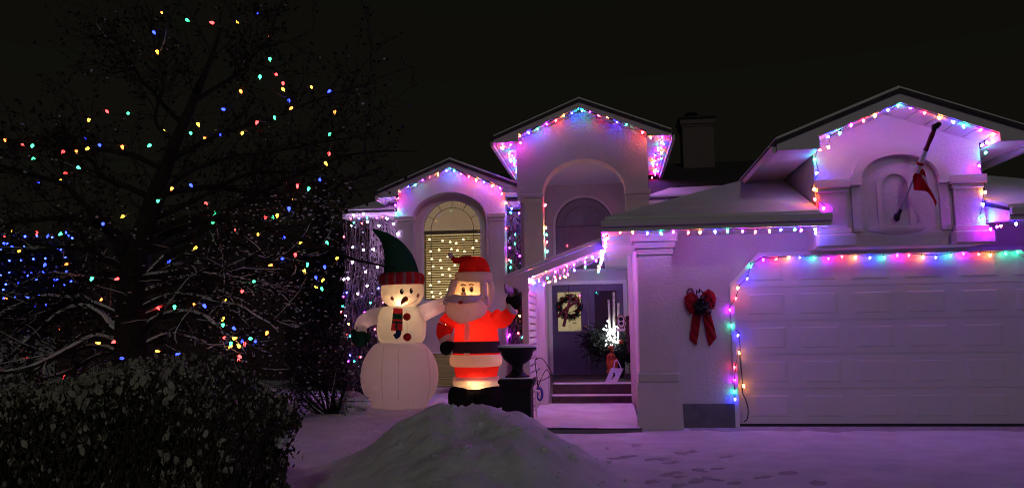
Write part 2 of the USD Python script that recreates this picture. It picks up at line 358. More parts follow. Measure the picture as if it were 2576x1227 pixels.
for k5 in range(5):
    zc = DP[0] + zst * k5; hh = 0.132
    for k in range(6):
        x0 = px0 + k * ppit; x1 = min(x0 + pwid, GX1 - 0.05)
        z0, z1 = zc - hh, zc + hh
        y = YG + 0.0995
        # a pressed field: shallow sides, a sharper ledge above and below
        fld = trimesh.convex.convex_hull(np.array([(x, y, z) for x in (x0, x1) for z in (z0, z1)] + [(x, y - 0.007, z) for x in (x0 + 0.06, x1 - 0.045) for z in (z0 + 0.013, z1 - 0.013)]))
        part(gd, 'door_panel', fld, PANELM)
part(gd, 'bottom_seal', bx(GX0 - 0.05, GX1 + 0.05, YG + 0.095, YG + 0.145, -0.01, 0.034), DARKGAP)

# ---- corner column at the porch
CXa, CXb = 0.36, 0.77
shaft = trimesh.convex.convex_hull(np.array([(x, y, z) for z, e in ((0.72, 0.03), (2.24, 0.0)) for x in (CXa - e, CXb + e) for y in (10.18 - e, 10.497)]))
col = part(house, 'column', shaft, STUCCO, 'square stucco column at the corner of the porch')
part(col, 'plinth', cat([trimesh.convex.convex_hull(np.array([(x, y, z) for z, e in ((0.02, 0.075), (0.60, 0.06)) for x in (CXa - e, CXb + e) for y in (10.18 - e, 10.497)])),
                         bx(CXa - 0.045, CXb + 0.045, 10.13, 10.497, 0.602, 0.70, 0.012)]), STUCCO)
part(col, 'capital', cat([bx(CXa - 0.025, CXb + 0.025, 10.15, 10.497, 2.20, 2.28, 0.008), bx(CXa - 0.05, CXb + 0.05, 10.12, 10.497, 2.282, 2.36, 0.008), bx(CXa - 0.085, CXb + 0.085, 10.085, 10.497, 2.362, 2.475, 0.01)]), STUCCO)
part(col, 'snow', bx(CXa - 0.06, CXb + 0.06, 10.115, 10.18, 0.701, 0.715), SNOW)

# ---- the gable feature over the garage door
YF = 10.0
FX0, FX1 = 2.535, 4.47
fc = (FX0 + FX1) / 2
wall_top = lambda x: 3.86 - 0.39 * abs(x - 3.42)
gp = Polygon([(FX0, 2.22), (FX1, 2.22), (FX1, wall_top(FX1) + 0.0), (3.42, 3.86), (FX0, wall_top(FX0))])
gw = part(house, 'gable_wall', xz(gp, YF, YG - 0.002), STUCCO, 'stucco gable wall with blind arch above the garage door')
part(gw, 'side_wall', bx(FX0 + 0.002, FX0 + 0.1, YG, 13.0, 2.6, wall_top(FX0) - 0.01), STUCCO); part(gw, 'side_wall', bx(FX1 - 0.1, FX1 - 0.002, YG, 13.0, 2.6, wall_top(FX1) - 0.01), STUCCO)
for x0, x1 in ((FX0 + 0.01, FX0 + 0.36), (FX1 - 0.36, FX1 - 0.01)):
    part(gw, 'pilaster', bx(x0 + 0.01, x1 - 0.01, YF - 0.05, YF - 0.001, 2.44, 2.885), STUCCO)
    part(gw, 'pilaster_cap', cat([bx(x0 - 0.035, x1 + 0.035, YF - 0.10, YF - 0.001, 2.94, 3.03, 0.012), bx(x0 - 0.01, x1 + 0.01, YF - 0.075, YF - 0.001, 2.887, 2.938, 0.01)]), TRIM)
    part(gw, 'pilaster_base', cat([bx(x0 - 0.05, x1 + 0.06, YF - 0.13, YF - 0.001, 2.21, 2.37, 0.02), bx(x0 - 0.02, x1 + 0.02, YF - 0.08, YF - 0.001, 2.372, 2.438, 0.012)]), TRIM)
    part(gw, 'snow', bx(x0 - 0.03, x1 + 0.03, YF - 0.095, YF - 0.02, 3.031, 3.045), SNOW)
ac = P(2258, 440, YF); ax, az = ac[0], ac[2] - 0.02
def arch(cx, cz, r, zbot, squash=1.0, n=40):
    th = np.linspace(0, np.pi, n)
    return Polygon([(cx + r, zbot)] + [(cx + r * math.cos(t), cz + squash * r * math.sin(t)) for t in th] + [(cx - r, zbot)])
ro = 0.555
ring = arch(ax, az, ro, az, 0.62).difference(arch(ax, az, ro - 0.125, az - 0.01, 0.60))
ears = unary_union([sbox(ax - ro - 0.045, az - 0.10, ax - ro + 0.11, az + 0.002), sbox(ax + ro - 0.11, az - 0.10, ax + ro + 0.045, az + 0.002)])
legs = unary_union([sbox(ax - ro - 0.005, 2.40, ax - ro + 0.10, az - 0.1), sbox(ax + ro - 0.10, 2.40, ax + ro + 0.005, az - 0.1)])
part(gw, 'arch_molding', xz(unary_union([ring, ears]), YF - 0.085, YF - 0.001), TRIM)
for lg in legs.geoms: part(gw, 'arch_leg', xz(lg, YF - 0.03, YF - 0.0015), STUCCO)
nz = P(2248, 470, YF)
nich = arch(nz[0], nz[2], 0.205, 2.42).difference(arch(nz[0], nz[2], 0.155, 2.46))
part(gw, 'niche_frame', xz(nich, YF - 0.030, YF - 0.001), TRIM)
part(gw, 'sill', lathe([(0.0, 2.355), (0.12, 2.36), (0.30, 2.40), (0.34, 2.43), (0.0, 2.432)], (nz[0], YF, 0), 32, 0.22), TRIM)

# ---- garage gable roof: boxed eaves, fascia boards, soffit boards with joints
gap = np.array([3.42, 4.02])
sl = 0.385
def gable_roof(ap, half_l, half_r, slope, y0, y1, fas_h, ret_l, ret_r, rz, wl, wr, tag_, ysof):
    """two roof slopes, a raking fascia, a boxed return at each foot, soffits; ap = (x, z) of the ridge"""
    x0, x1 = ap[0] - half_l, ap[0] + half_r
    z0, z1 = ap[1] - slope * half_l, ap[1] - slope * half_r
    rf = part(house, 'gable_roof', cat([slab([(x0 - 0.03, y0 - 0.03, z0 - 0.012), (ap[0], y0 - 0.03, ap[1]), (ap[0], y1, ap[1]), (x0 - 0.03, y1, z0 - 0.012)], 0.05),
                                       slab([(ap[0], y0 - 0.03, ap[1]), (x1 + 0.03, y0 - 0.03, z1 - 0.012), (x1 + 0.03, y1, z1 - 0.012), (ap[0], y1, ap[1])], 0.05)]), SHINGLE, tag_)
    part(rf, 'snow', cat([slab([(x0, y0 + 0.02, z0 + 0.035), (ap[0], y0 + 0.02, ap[1] + 0.04), (ap[0], y1, ap[1] + 0.04), (x0, y1, z0 + 0.035)], 0.034),
                          slab([(ap[0], y0 + 0.02, ap[1] + 0.04), (x1, y0 + 0.02, z1 + 0.035), (x1, y1, z1 + 0.035), (ap[0], y1, ap[1] + 0.04)], 0.034)]), ROOFSNOW)
    d = 0.052
    fl = Polygon([(x0, z0 - d), (ap[0], ap[1] - d), (ap[0], ap[1] - d - fas_h), (ap[0] - wl, ap[1] - d - fas_h - slope * wl), (ap[0] - wl, rz), (x0, rz)])
    fr = Polygon([(x1, z1 - d), (ap[0], ap[1] - d), (ap[0], ap[1] - d - fas_h), (ap[0] + wr, ap[1] - d - fas_h - slope * wr), (ap[0] + wr, rz), (x1, rz)])
    part(rf, 'fascia', xz(fl, y0, y0 + 0.03), FASCIA); part(rf, 'fascia', xz(fr, y0, y0 + 0.03), FASCIA)
    # eave fascia boards along both sides, with a gutter lip
    for sx, xx, zz in ((-1, x0, z0), (1, x1, z1)):
        part(rf, 'eave_board', cat([bx(min(xx, xx - sx * 0.03), max(xx, xx - sx * 0.03), y0 + 0.032, y1, rz, zz - d), bx(min(xx, xx + sx * 0.05), max(xx, xx + sx * 0.05), y0 + 0.032, y1, zz - d - 0.10, zz - d - 0.02)]), FASCIA)
    return rf, (x0, x1, z0, z1)
Y0g = 9.5
grf, (gx0, gx1, gz0, gz1) = gable_roof(gap, 1.42, 1.50, sl, Y0g, 14.2, 0.115, 0, 0, 3.345, 0.94, 1.06, 'gable roof of the garage with wide boxed eaves', YF)
# soffit boards of the rakes (separate boards with narrow joints) and of the side eaves
for s, xa, xb in ((-1, 3.42, FX0 - 0.04), (1, 3.42, FX1 + 0.02)):
    n = 5
    for k in range(n):
        a = xa + (xb - xa) * (k / n) + s * 0.006; b = xa + (xb - xa) * ((k + 1) / n) - s * 0.006
        za, zb = gap[1] - 0.175 - sl * abs(a - 3.42), gap[1] - 0.175 - sl * abs(b - 3.42)
        part(grf, 'soffit_board', slab([(a, Y0g + 0.032, za), (b, Y0g + 0.032, zb), (b, YF - 0.002, zb), (a, YF - 0.002, za)], -0.012), SOFFIT)
part(grf, 'soffit', bx(gx0 + 0.031, FX0 - 0.03, Y0g + 0.032, 13.8, 3.36, 3.372), SOFFIT); part(grf, 'soffit', bx(FX1 + 0.02, gx1 - 0.031, Y0g + 0.032, 13.8, 3.36, 3.372), SOFFIT)
part(grf, 'soffit', bx(FX0 - 0.05, FX0 - 0.035, Y0g + 0.032, YF, 3.374, 3.50), SOFFIT); part(grf, 'soffit', bx(FX1 + 0.022, FX1 + 0.037, Y0g + 0.032, YF, 3.374, 3.45), SOFFIT)

# ---- low hip roof of the garage with its eave
EX0, EX1, EY0, EZ = -0.105, 6.95, 9.7, 2.60
hs = 0.375
RE = FX1 + 0.13
def hipz(X, Y): return EZ + hs * np.minimum(np.minimum(X - EX0, EX1 - X), Y - EY0)
xm = (EX0 + EX1) / 2; rz = EZ + hs * (xm - EX0); yr = EY0 + (xm - EX0)
hip = cat([slab([(EX0, EY0, EZ), (FX0 - 0.0, EY0, EZ), (FX0 - 0.0, EY0 + (FX0 - EX0), EZ + hs * (FX0 - EX0))], 0.03),
           slab([(RE, EY0, EZ), (EX1, EY0, EZ), (FX1, EY0 + (EX1 - FX1), EZ + hs * (EX1 - FX1)), (FX1, 10.02, EZ + hs * (10.02 - EY0))], 0.03),
           slab([(FX0, YG, hipz(FX0, YG)), (FX1, YG, hipz(FX1, YG)), (FX1, EY0 + (EX1 - FX1), EZ + hs * (EX1 - FX1)), (xm, yr, rz), (FX0, EY0 + (FX0 - EX0), EZ + hs * (FX0 - EX0))], 0.03),
           slab([(EX0, EY0, EZ), (xm, yr, rz), (xm, 19.0, rz), (EX0, 19.0, EZ)], 0.03),
           slab([(EX1, EY0, EZ), (EX1, 19.0, EZ), (xm, 19.0, rz), (xm, yr, rz)], 0.03)])
hr = part(house, 'hip_roof', hip, SHINGLE, 'low hip roof of the garage under a sheet of snow')
def snow_sheet(u):
    m = slab(u, 0.03); return m
sn = cat([slab([(EX0 + 0.05, EY0 + 0.03, EZ + 0.045), (FX0 - 0.02, EY0 + 0.03, EZ + 0.045), (FX0 - 0.02, EY0 + (FX0 - EX0), EZ + hs * (FX0 - EX0) + 0.035)], 0.034),
          slab([(RE + 0.01, EY0 + 0.03, EZ + 0.045), (EX1 - 0.05, EY0 + 0.03, EZ + 0.045), (FX1 + 0.02, EY0 + (EX1 - FX1), EZ + hs * (EX1 - FX1) + 0.035), (FX1 + 0.02, 10.05, EZ + hs * (10.05 - EY0) + 0.035)], 0.034),
          slab([(EX0 + 0.05, EY0 + 0.03, EZ + 0.045), (xm, yr, rz + 0.03), (xm, 18.9, rz + 0.03), (EX0 + 0.05, 18.9, EZ + 0.045)], 0.034)])
part(hr, 'snow', sn, ROOFSNOW)
for xa, xb in ((EX0, FX0 + 0.09), (RE, EX1)):
    part(hr, 'fascia', cat([bx(xa, xb, EY0 - 0.02, EY0 + 0.01, EZ - 0.145, EZ - 0.032), bx(xa - 0.0, xb, EY0 - 0.075, EY0 - 0.022, EZ - 0.085, EZ + 0.0, 0.008)]), FASCIA, 'eave fascia with a metal gutter')
part(hr, 'fascia', bx(EX0 - 0.0, EX0 + 0.03, EY0 + 0.012, 16.3, EZ - 0.145, EZ - 0.032), FASCIA)
part(hr, 'soffit', bx(EX0 + 0.031, FX0 + 0.09, EY0 + 0.012, YG - 0.002, EZ - 0.130, EZ - 0.118), SOFFIT); part(hr, 'soffit', bx(RE + 0.032, EX1 - 0.03, EY0 + 0.012, YG - 0.002, EZ - 0.130, EZ - 0.118), SOFFIT)
part(hr, 'end_panel', trimesh.convex.convex_hull(np.array([(x + dx, y, z) for x, y, z in ((RE, EY0 + 0.03, EZ - 0.14), (RE, EY0 + 0.03, EZ - 0.03), (FX1 + 0.01, 10.03, EZ - 0.14), (FX1 + 0.01, 10.03, EZ + 0.075)) for dx in (0.0, 0.012)])), SOFFIT)
part(hr, 'soffit', bx(EX0 + 0.031, 0.358, YG, 16.3, EZ - 0.130, EZ - 0.118), SOFFIT, 'soffit boards over the porch side of the garage')
part(hr, 'fascia', cat([bx(FX0 + 0.055, FX0 + 0.085, EY0 + 0.012, 9.86, EZ - 0.145, EZ - 0.032), bx(RE, RE + 0.03, EY0 + 0.012, YG - 0.003, EZ - 0.145, EZ - 0.032)]), FASCIA)

# ---- the tall entry tower
YT = 13.0
TX0, TX1 = -1.52, 0.66
tap = np.array([-0.44, 5.05]); tsl = 0.40
tz = lambda x: tap[1] - 0.15 - tsl * abs(x - tap[0])
acx, asp, arw, arh = -0.405, 3.52, 0.69, 0.575
th = np.linspace(0, np.pi, 40)
aop = Polygon([(acx + arw, -0.1)] + [(acx + arw * math.cos(t), asp + arh * math.sin(t)) for t in th] + [(acx - arw, -0.1)])
tw = Polygon([(TX0 + 0.10, 0), (TX1, 0), (TX1, tz(TX1)), (tap[0], tz(tap[0])), (TX0, tz(TX0)), (TX0, 3.455), (TX0 + 0.10, 3.455)]).difference(aop)
tower = part(house, 'tower_wall', xz(tw, YT, YT + 0.40), STUCCO, 'tall stucco entry tower with an open arch')
part(tower, 'side_wall', bx(TX0 + 0.004, TX0 + 0.12, YT + 0.402, 16.6, 0, 4.385), STUCCO); part(tower, 'side_wall', bx(TX1 - 0.12, TX1 - 0.004, YT + 0.402, 16.6, 0, 4.385), STUCCO)
part(tower, 'pilaster_cap', cat([bx(TX0 + 0.06, acx - arw + 0.025, YT - 0.06, YT - 0.001, 3.46, 3.53, 0.012), bx(TX0 + 0.088, acx - arw + 0.01, YT - 0.035, YT - 0.001, 3.37, 3.458, 0.012)]), STUCCO)
part(tower, 'pilaster_cap', cat([bx(acx + arw - 0.025, TX1 + 0.03, YT - 0.06, YT - 0.001, 3.46, 3.53, 0.012), bx(acx + arw - 0.01, TX1 + 0.012, YT - 0.035, YT - 0.001, 3.37, 3.458, 0.012)]), STUCCO)
part(tower, 'plinth', bx(TX0 + 0.06, acx - arw + 0.03, YT - 0.06, YT + 0.45, 0.0, 0.60, 0.015), STUCCO)
trf, (tx0, tx1, tz0, tz1) = gable_roof(tap, 1.44, 1.49, tsl, 12.75, 16.6, 0.090, 0, 0, 4.375, 1.02, 1.08, 'gable roof of the entry tower', YT)
for s, xa, xb in ((-1, tap[0], TX0 + 0.0), (1, tap[0], TX1)):
    n = 4
    for k in range(n):
        a = xa + (xb - xa) * (k / n) + s * 0.006; b = xa + (xb - xa) * ((k + 1) / n) - s * 0.006
        za, zb = tap[1] - 0.143 - tsl * abs(a - tap[0]), tap[1] - 0.178 - tsl * abs(b - tap[0])
        part(trf, 'soffit_board', slab([(a, 12.782, za), (b, 12.782, zb), (b, YT - 0.002, zb), (a, YT - 0.002, za)], -0.012), SOFFIT)
part(trf, 'soffit', bx(tx0 + 0.031, TX0 - 0.002, 12.782, 16.2, 4.39, 4.402), SOFFIT)
part(trf, 'soffit', bx(TX1 + 0.002, tx1 - 0.031, 12.782, 16.2, 4.39, 4.402), SOFFIT)

# ---- the entry behind the arch: back wall with arched window above and double door below
YB = 16.42
w0, w1 = P(1397, 560, YB)[0], P(1541, 560, YB)[0]
wc, wr_ = (w0 + w1) / 2, (w1 - w0) / 2
wsp = P(1468, 566, YB)[2]; wh = P(1468, 497, YB)[2] - wsp
def archpoly(cx, hw, spring, rise, zbot, n=40):
    return Polygon([(cx + hw, zbot)] + [(cx + hw * math.cos(t), spring + rise * math.sin(t)) for t in np.linspace(0, np.pi, n)] + [(cx - hw, zbot)])
dl, dr, db, dt = -1.225, 0.245, 0.345, 2.185
bw = sbox(TX0 + 0.122, 0, TX1 - 0.122, 4.3).difference(archpoly(wc, wr_, wsp, wh, 2.50)).difference(sbox(dl - 0.03, 0.3, dr + 0.03, dt + 0.03))
part(house, 'entry_wall', xz(bw, YB, YB + 0.15), STUCCO, 'recessed wall around the front door')
part(house, 'entry_ceiling', bx(TX0 + 0.122, TX1 - 0.122, YT + 0.402, YB, 4.28, 4.295), SOFFIT)
winu = part(house, 'arched_window', xz(archpoly(wc, wr_ + 0.05, wsp, wh + 0.05, 2.46).difference(archpoly(wc, wr_ - 0.002, wsp, wh - 0.002, 2.50)), YB - 0.03, YB - 0.002), WHITEP, 'unlit arched window high above the front door')
fan = []
for k in range(44):
    t0, t1 = math.pi * k / 44, math.pi * (k + 0.86) / 44
    fan.append(slab([(wc, YB + 0.10, wsp), (wc + (wr_ - 0.02) * math.cos(t0), YB + 0.09, wsp + (wh - 0.02) * math.sin(t0)), (wc + (wr_ - 0.02) * math.cos(t1), YB + 0.115, wsp + (wh - 0.02) * math.sin(t1))], 0.002))
SHADE = mat('pleated_shade', (0.76, 0.70, 0.72), 0.8)
SHADED = mat('shade_backing', (0.45, 0.40, 0.43), 0.9)
part(winu, 'pleated_shade', cat(fan), SHADE)
part(winu, 'shade_backing', xz(archpoly(wc, wr_, wsp, wh, 2.5), YB + 0.13, YB + 0.14), SHADED)
mun = archpoly(wc, wr_ * 0.72, wsp, wh * 0.72, 2.5).difference(archpoly(wc, wr_ * 0.72 - 0.012, wsp, wh * 0.72 - 0.012, 2.49))
part(winu, 'muntin', xz(unary_union([mun, sbox(wc - wr_ + 0.01, wsp - 0.03, wc + wr_ - 0.01, wsp)]), YB + 0.05, YB + 0.062), SHADED)
for k in range(16):
    z = wsp - 0.06 - k * 0.038
    if z > 2.52: part(winu, 'blind_slat', bx(wc - wr_ + 0.01, wc + wr_ - 0.01, YB + 0.085, YB + 0.105, z, z + 0.026), SHADE)
part(winu, 'pane', xz(archpoly(wc, wr_, wsp, wh, 2.5), YB + 0.03, YB + 0.036), GLASSM)

# double door
mid = (dl + dr) / 2
dframe = part(house, 'door_frame', xz(sbox(dl - 0.075, db - 0.02, dr + 0.075, dt + 0.075).difference(sbox(dl, db - 0.03, dr, dt)), YB - 0.02, YB + 0.09), WHITEP, 'white frame around the double front door')
part(dframe, 'threshold', bx(dl, dr, YB - 0.06, YB + 0.12, db - 0.03, db), SOFFIT)
ROOMW = emit('lit_curtain_glow', (1.0, 0.78, 0.42), 0.30)
def door_leaf(x0, x1, gx0_, gx1_, gz0_, gz1_, lit, label):
    hole = sbox(gx0_, gz0_, gx1_, gz1_)
    leaf = sbox(x0 + 0.006, db + 0.004, x1 - 0.006, dt - 0.004).difference(hole)
    d = part(house, 'front_door', xz(leaf, YB + 0.03, YB + 0.075), DOORP, label)
    part(d, 'window_bead', xz(hole.buffer(0.03, join_style=2).difference(hole.buffer(-0.004, join_style=2)), YB + 0.018, YB + 0.0295), DOORP)
    for zz0, zz1 in ((db + 0.12, db + 0.36), (db + 0.44, gz0_ - 0.10)):
        for k in (0, 1):
            w = (x1 - x0 - 0.26) / 2; xa = x0 + 0.10 + k * (w + 0.06)
            if zz1 - zz0 > 0.1:
                part(d, 'door_panel', xz(sbox(xa, zz0, xa + w, zz1).difference(sbox(xa + 0.02, zz0 + 0.02, xa + w - 0.02, zz1 - 0.02)), YB + 0.02, YB + 0.0295), DOORP)
    part(d, 'glass', xz(hole, YB + 0.045, YB + 0.051), GLASSM)
    return d, hole
def Zd(y): return P(1480, y, YB)[2]
def Xd(x, y=800): return P(x, y, YB)[0]
d1, h1 = door_leaf(dl, mid, Xd(1403), Xd(1462), Zd(832), Zd(733), True, 'left leaf of the front door, its window lit and hung with a wreath')
d2, h2 = door_leaf(mid, dr, Xd(1496), Xd(1553), Zd(832), Zd(731), False, 'right leaf of the front door with a dark window')
part(d1, 'curtain', xz(h1.buffer(0.02), YB + 0.062, YB + 0.066), usdkit.material(stage, '/World/Looks/lit_door_curtain', {
    'g': ('geometry', {}), 'w': ('noise_texture', {'scale': 12.0, 'detail': 5.0}), 'r': ('rgb_ramp', {'ramp': [(0, (0.36, 0.26, 0.12)), (1, (0.55, 0.43, 0.23))]}), 'e': ('emission', {'strength': 0.9})},
    [('g.position', 'w.vector'), ('w.fac', 'r.fac'), ('r.color', 'e.color')], surface='e.emission'))
part(d2, 'curtain', xz(h2.buffer(0.02), YB + 0.20, YB + 0.204), mat('dark_hall', (0.10, 0.07, 0.085), 0.8))
for xk, zk in ((Xd(1473), Zd(820)), (Xd(1473), Zd(838)), (Xd(1491), Zd(838))):
    part(d1 if xk < mid else d2, 'door_knob', ell((xk, YB - 0.01, zk), (0.026, 0.026, 0.026), 2), BRASS, smooth=True)

# steps and landing
SL, SR = P(1387, 1000, 13.2)[0], 0.352
for k, (y0, z0, z1) in enumerate(((13.22, 0.0, 0.175), (13.55, 0.175, 0.345))):
    st = part(house, 'step', cat([bx(SL, SR, y0, y0 + 0.33 if k == 0 else YB - 0.07, z0, z1 - 0.032), bx(SL - 0.0, SR, y0 - 0.025, y0 + 0.33 if k == 0 else YB - 0.07, z1 - 0.030, z1)]), WOOD, 'stained wooden porch step' if k == 0 else 'wooden porch landing')
    part(st, 'snow', bx(SL + 0.01, SR - 0.02, y0 - 0.02, y0 + 0.25, z1 + 0.001, z1 + 0.012), SNOW)
part(house, 'door_step', bx(dl - 0.05, dr + 0.05, YB - 0.32, YB - 0.065, 0.345, 0.35 + 0.0), WOOD)

# ---- slanting porch roof that drops to the left, with its lattice screen
YP = 11.55
pl_, pr_ = P(1268, 697, YP), P(1528, 596, YP)
ps = (pr_[2] - pl_[2]) / (pr_[0] - pl_[0])
pr_ = np.array([EX0 + 0.02, YP, pl_[2] + ps * (EX0 + 0.02 - pl_[0])])
roofp = lambda dz0, y0, y1, xl=0.0, xr=0.0: [(pl_[0] + xl, y0, pl_[2] + dz0 + ps * xl), (pr_[0] + xr, y0, pr_[2] + dz0 + ps * xr), (pr_[0] + xr, y1, pr_[2] + dz0 + ps * xr), (pl_[0] + xl, y1, pl_[2] + dz0 + ps * xl)]
prf = part(house, 'porch_roof', slab(roofp(0.0, YP - 0.02, YT - 0.062), 0.03), FASCIA, 'slanting porch roof dropping left from the garage')
part(prf, 'snow', slab(roofp(0.03, YP + 0.0, YT - 0.07, 0.02), 0.029), ROOFSNOW)
part(prf, 'fascia', xz([(pl_[0], pl_[2] - 0.036), (pr_[0], pr_[2] - 0.036), (pr_[0], pr_[2] - 0.150), (pl_[0] + 0.30, pl_[2] + ps * 0.30 - 0.150), (pl_[0] + 0.0, pl_[2] - 0.11)], YP, YP + 0.03), FASCIA)
part(prf, 'soffit', slab(roofp(-0.12, YP + 0.032, YT - 0.062, 0.30), 0.012), SOFFIT)
jag = [(YP + 0.0, pl_[2] - 0.036)] + [(YP + 0.06 * k, pl_[2] - 0.17 - 0.035 * ((k * 7) % 3)) for k in range(0, 18)] + [(YP + 0.06 * 17, pl_[2] - 0.036)]
part(prf, 'eave_flashing', yz(jag, pl_[0] + 0.0, pl_[0] + 0.012), SHINGLE)
# ragged end: three layered strips seen from the front
for k in range(7):
    x0 = pl_[0] - 0.005 + k * 0.052
    h = 0.055 + 0.024 * k + 0.012 * ((k * 5) % 3)
    part(prf, 'shingle_end', xz([(x0, pl_[2] - 0.035 + ps * (x0 - pl_[0])), (x0 + 0.058, pl_[2] - 0.035 + ps * (x0 + 0.058 - pl_[0])), (x0 + 0.060, pl_[2] - 0.035 - h), (x0 + 0.022, pl_[2] - 0.055 - h), (x0 + 0.006, pl_[2] - 0.02 - h)], YP - 0.012 - 0.002 * (k % 2), YP - 0.003), FASCIA)
lx0, lx1 = P(1315, 850, YP + 0.05)[0], P(1331, 850, YP + 0.05)[0]
part(house, 'post', bx(lx0, lx1, YP + 0.04, YP + 0.14, 0.0, pl_[2] + ps * (lx0 - pl_[0]) - 0.135, 0.006), FASCIA, 'square post under the low end of the porch roof')
lat = part(house, 'lattice', cat([bx(lx1 - 0.035, lx1 - 0.003, YP + 0.142, YP + 0.19, 0.02, 1.86), bx(lx1 - 0.035, lx1 - 0.003, YT - 0.13, YT - 0.07, 0.02, 1.86), bx(lx1 - 0.035, lx1 - 0.003, YP + 0.19, YT - 0.13, 1.80, 1.86)]), WHITEP, 'white slatted screen beside the steps')
for k in range(16):
    z = 0.12 + k * 0.105
    part(lat, 'slat', bx(lx1 - 0.028, lx1 - 0.010, YP + 0.191, YT - 0.131, z, z + 0.072), WHITEP)

# ---- left bump-out with the big arched window
YW = 14.0
BX0, BX1 = -3.87, -1.865
bap = np.array([-2.83, 4.347]); bsl = 0.40
bz = lambda x: bap[1] - 0.15 - bsl * abs(x - bap[0])
W0, W1 = P(1060, 600, YW + 0.25)[0], P(1213, 600, YW + 0.25)[0]
Wc, Wr = (W0 + W1) / 2, (W1 - W0) / 2
Wsp = P(1135, 577, YW + 0.25)[2]; Wh = P(1135, 500, YW + 0.25)[2] - Wsp
Or = 0.685; Osp = P(1135, 552, YW)[2]; Oh = P(1135, 483, YW)[2] - Osp
Wb = P(1135, 758, YW + 0.25)[2]
outer = archpoly(Wc, Or, Osp, Oh, 1.55)
lowwin = sbox(P(1075, 880, YW)[0], P(1100, 980, YW)[2], P(1150, 880, YW)[0], P(1100, 884, YW)[2])
bwp = Polygon([(BX0, 0), (BX1, 0), (BX1, bz(BX1)), (bap[0], bz(bap[0])), (BX0, bz(BX0))]).difference(outer).difference(lowwin)
bump = part(house, 'bay_wall', xz(bwp, YW, YW + 0.25), STUCCO, 'projecting stucco bay around the big arched window')
part(bump, 'side_wall', bx(BX0 + 0.004, BX0 + 0.12, YW + 0.252, 16, 0, 3.6), STUCCO); part(bump, 'side_wall', bx(BX1 - 0.12, BX1 - 0.004, YW + 0.252, 16, 0, 3.6), STUCCO)
part(bump, 'reveal', xz(outer.difference(archpoly(Wc, Wr, Wsp, Wh, Wb)), YW + 0.252, YW + 0.30), TRIM)
for x0, x1 in ((BX0 + 0.01, BX0 + 0.32), (BX1 - 0.275, BX1 - 0.01)):
    part(bump, 'pilaster', bx(x0, x1, YW - 0.05, YW - 0.001, 0.3, 3.22), STUCCO)
    part(bump, 'pilaster_cap', cat([bx(x0 - 0.035, x1 + 0.035, YW - 0.10, YW - 0.001, 3.29, 3.37, 0.012), bx(x0 - 0.015, x1 + 0.015, YW - 0.07, YW - 0.001, 3.222, 3.288, 0.01)]), TRIM)
brf, (bx0_, bx1_, bz0, bz1) = gable_roof(bap, 1.34, 1.24, bsl, 13.75, 16.0, 0.088, 0, 0, 3.70, 0.956, 0.955, 'gable roof of the window bay', YW)
for s, xa, xb in ((-1, bap[0], BX0), (1, bap[0], BX1)):
    n = 4
    for k in range(n):
        a = xa + (xb - xa) * (k / n) + s * 0.006; b = xa + (xb - xa) * ((k + 1) / n) - s * 0.006
        za, zb = bap[1] - 0.141 - bsl * abs(a - bap[0]), bap[1] - 0.178 - bsl * abs(b - bap[0])
        part(brf, 'soffit_board', slab([(a, 13.782, za), (b, 13.782, zb), (b, YW - 0.002, zb), (a, YW - 0.002, za)], -0.012), SOFFIT)
part(brf, 'soffit', bx(bx0_ + 0.031, BX0 - 0.002, 13.782, 15.8, 3.715, 3.727), SOFFIT); part(brf, 'soffit', bx(BX1 + 0.002, bx1_ - 0.031, 13.782, 15.8, 3.715, 3.727), SOFFIT)
# window: frame, fan shade above, venetian blind below, lit room behind
yv = YW + 0.33
win = part(house, 'arched_window', xz(archpoly(Wc, Wr, Wsp, Wh, Wb).difference(archpoly(Wc, Wr - 0.035, Wsp, Wh - 0.035, Wb + 0.035)), YW + 0.262, yv), WHITEP, 'tall arched window lit warm from inside')
LIT = usdkit.material(stage, '/World/Looks/lit_room', {
    'g': ('geometry', {}), 's': ('separate_xyz', {}), 'r': ('map_range', {'from_min': Wb, 'from_max': Wsp, 'to_min': 1.0, 'to_max': 0.6, 'clamp': True}), 'e': ('emission', {'color': (1.0, 0.72, 0.30)})},
    [('g.position', 's.vector'), ('s.z', 'r.value'), ('r.result', 'e.strength')], surface='e.emission')
part(win, 'lit_room', bx(Wc - Wr, Wc + Wr, yv + 0.30, yv + 0.31, Wb, Wsp), LIT)
FANL = emit('lit_pleated_shade', (1.0, 0.64, 0.40), 0.32)
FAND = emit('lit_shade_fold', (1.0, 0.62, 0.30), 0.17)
fa, fb = [], []
for k in range(56):
    t0, tm, t1 = math.pi * k / 56, math.pi * (k + 0.6) / 56, math.pi * (k + 1) / 56
    R = lambda t, f=0.96: (Wc + f * Wr * math.cos(t), Wsp + f * Wh * math.sin(t))
    fa.append(slab([(Wc, yv + 0.06, Wsp), (R(t0)[0], yv + 0.05, R(t0)[1]), (R(tm)[0], yv + 0.065, R(tm)[1])], 0.001))
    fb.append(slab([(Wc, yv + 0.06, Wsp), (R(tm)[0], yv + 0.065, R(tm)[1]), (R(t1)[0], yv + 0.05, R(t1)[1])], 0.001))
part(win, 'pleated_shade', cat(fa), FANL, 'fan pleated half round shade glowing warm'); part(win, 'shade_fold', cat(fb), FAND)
BLINDM = fabric('blind_slat', (0.50, 0.40, 0.28), 0.35, 0.0)
part(win, 'head_rail', bx(Wc - Wr + 0.03, Wc + Wr - 0.03, yv + 0.03, yv + 0.10, Wsp - 0.07, Wsp - 0.005), mat('blind_rail', (0.20, 0.15, 0.13), 0.5))
nz_ = int((Wsp - 0.09 - Wb) / 0.045)
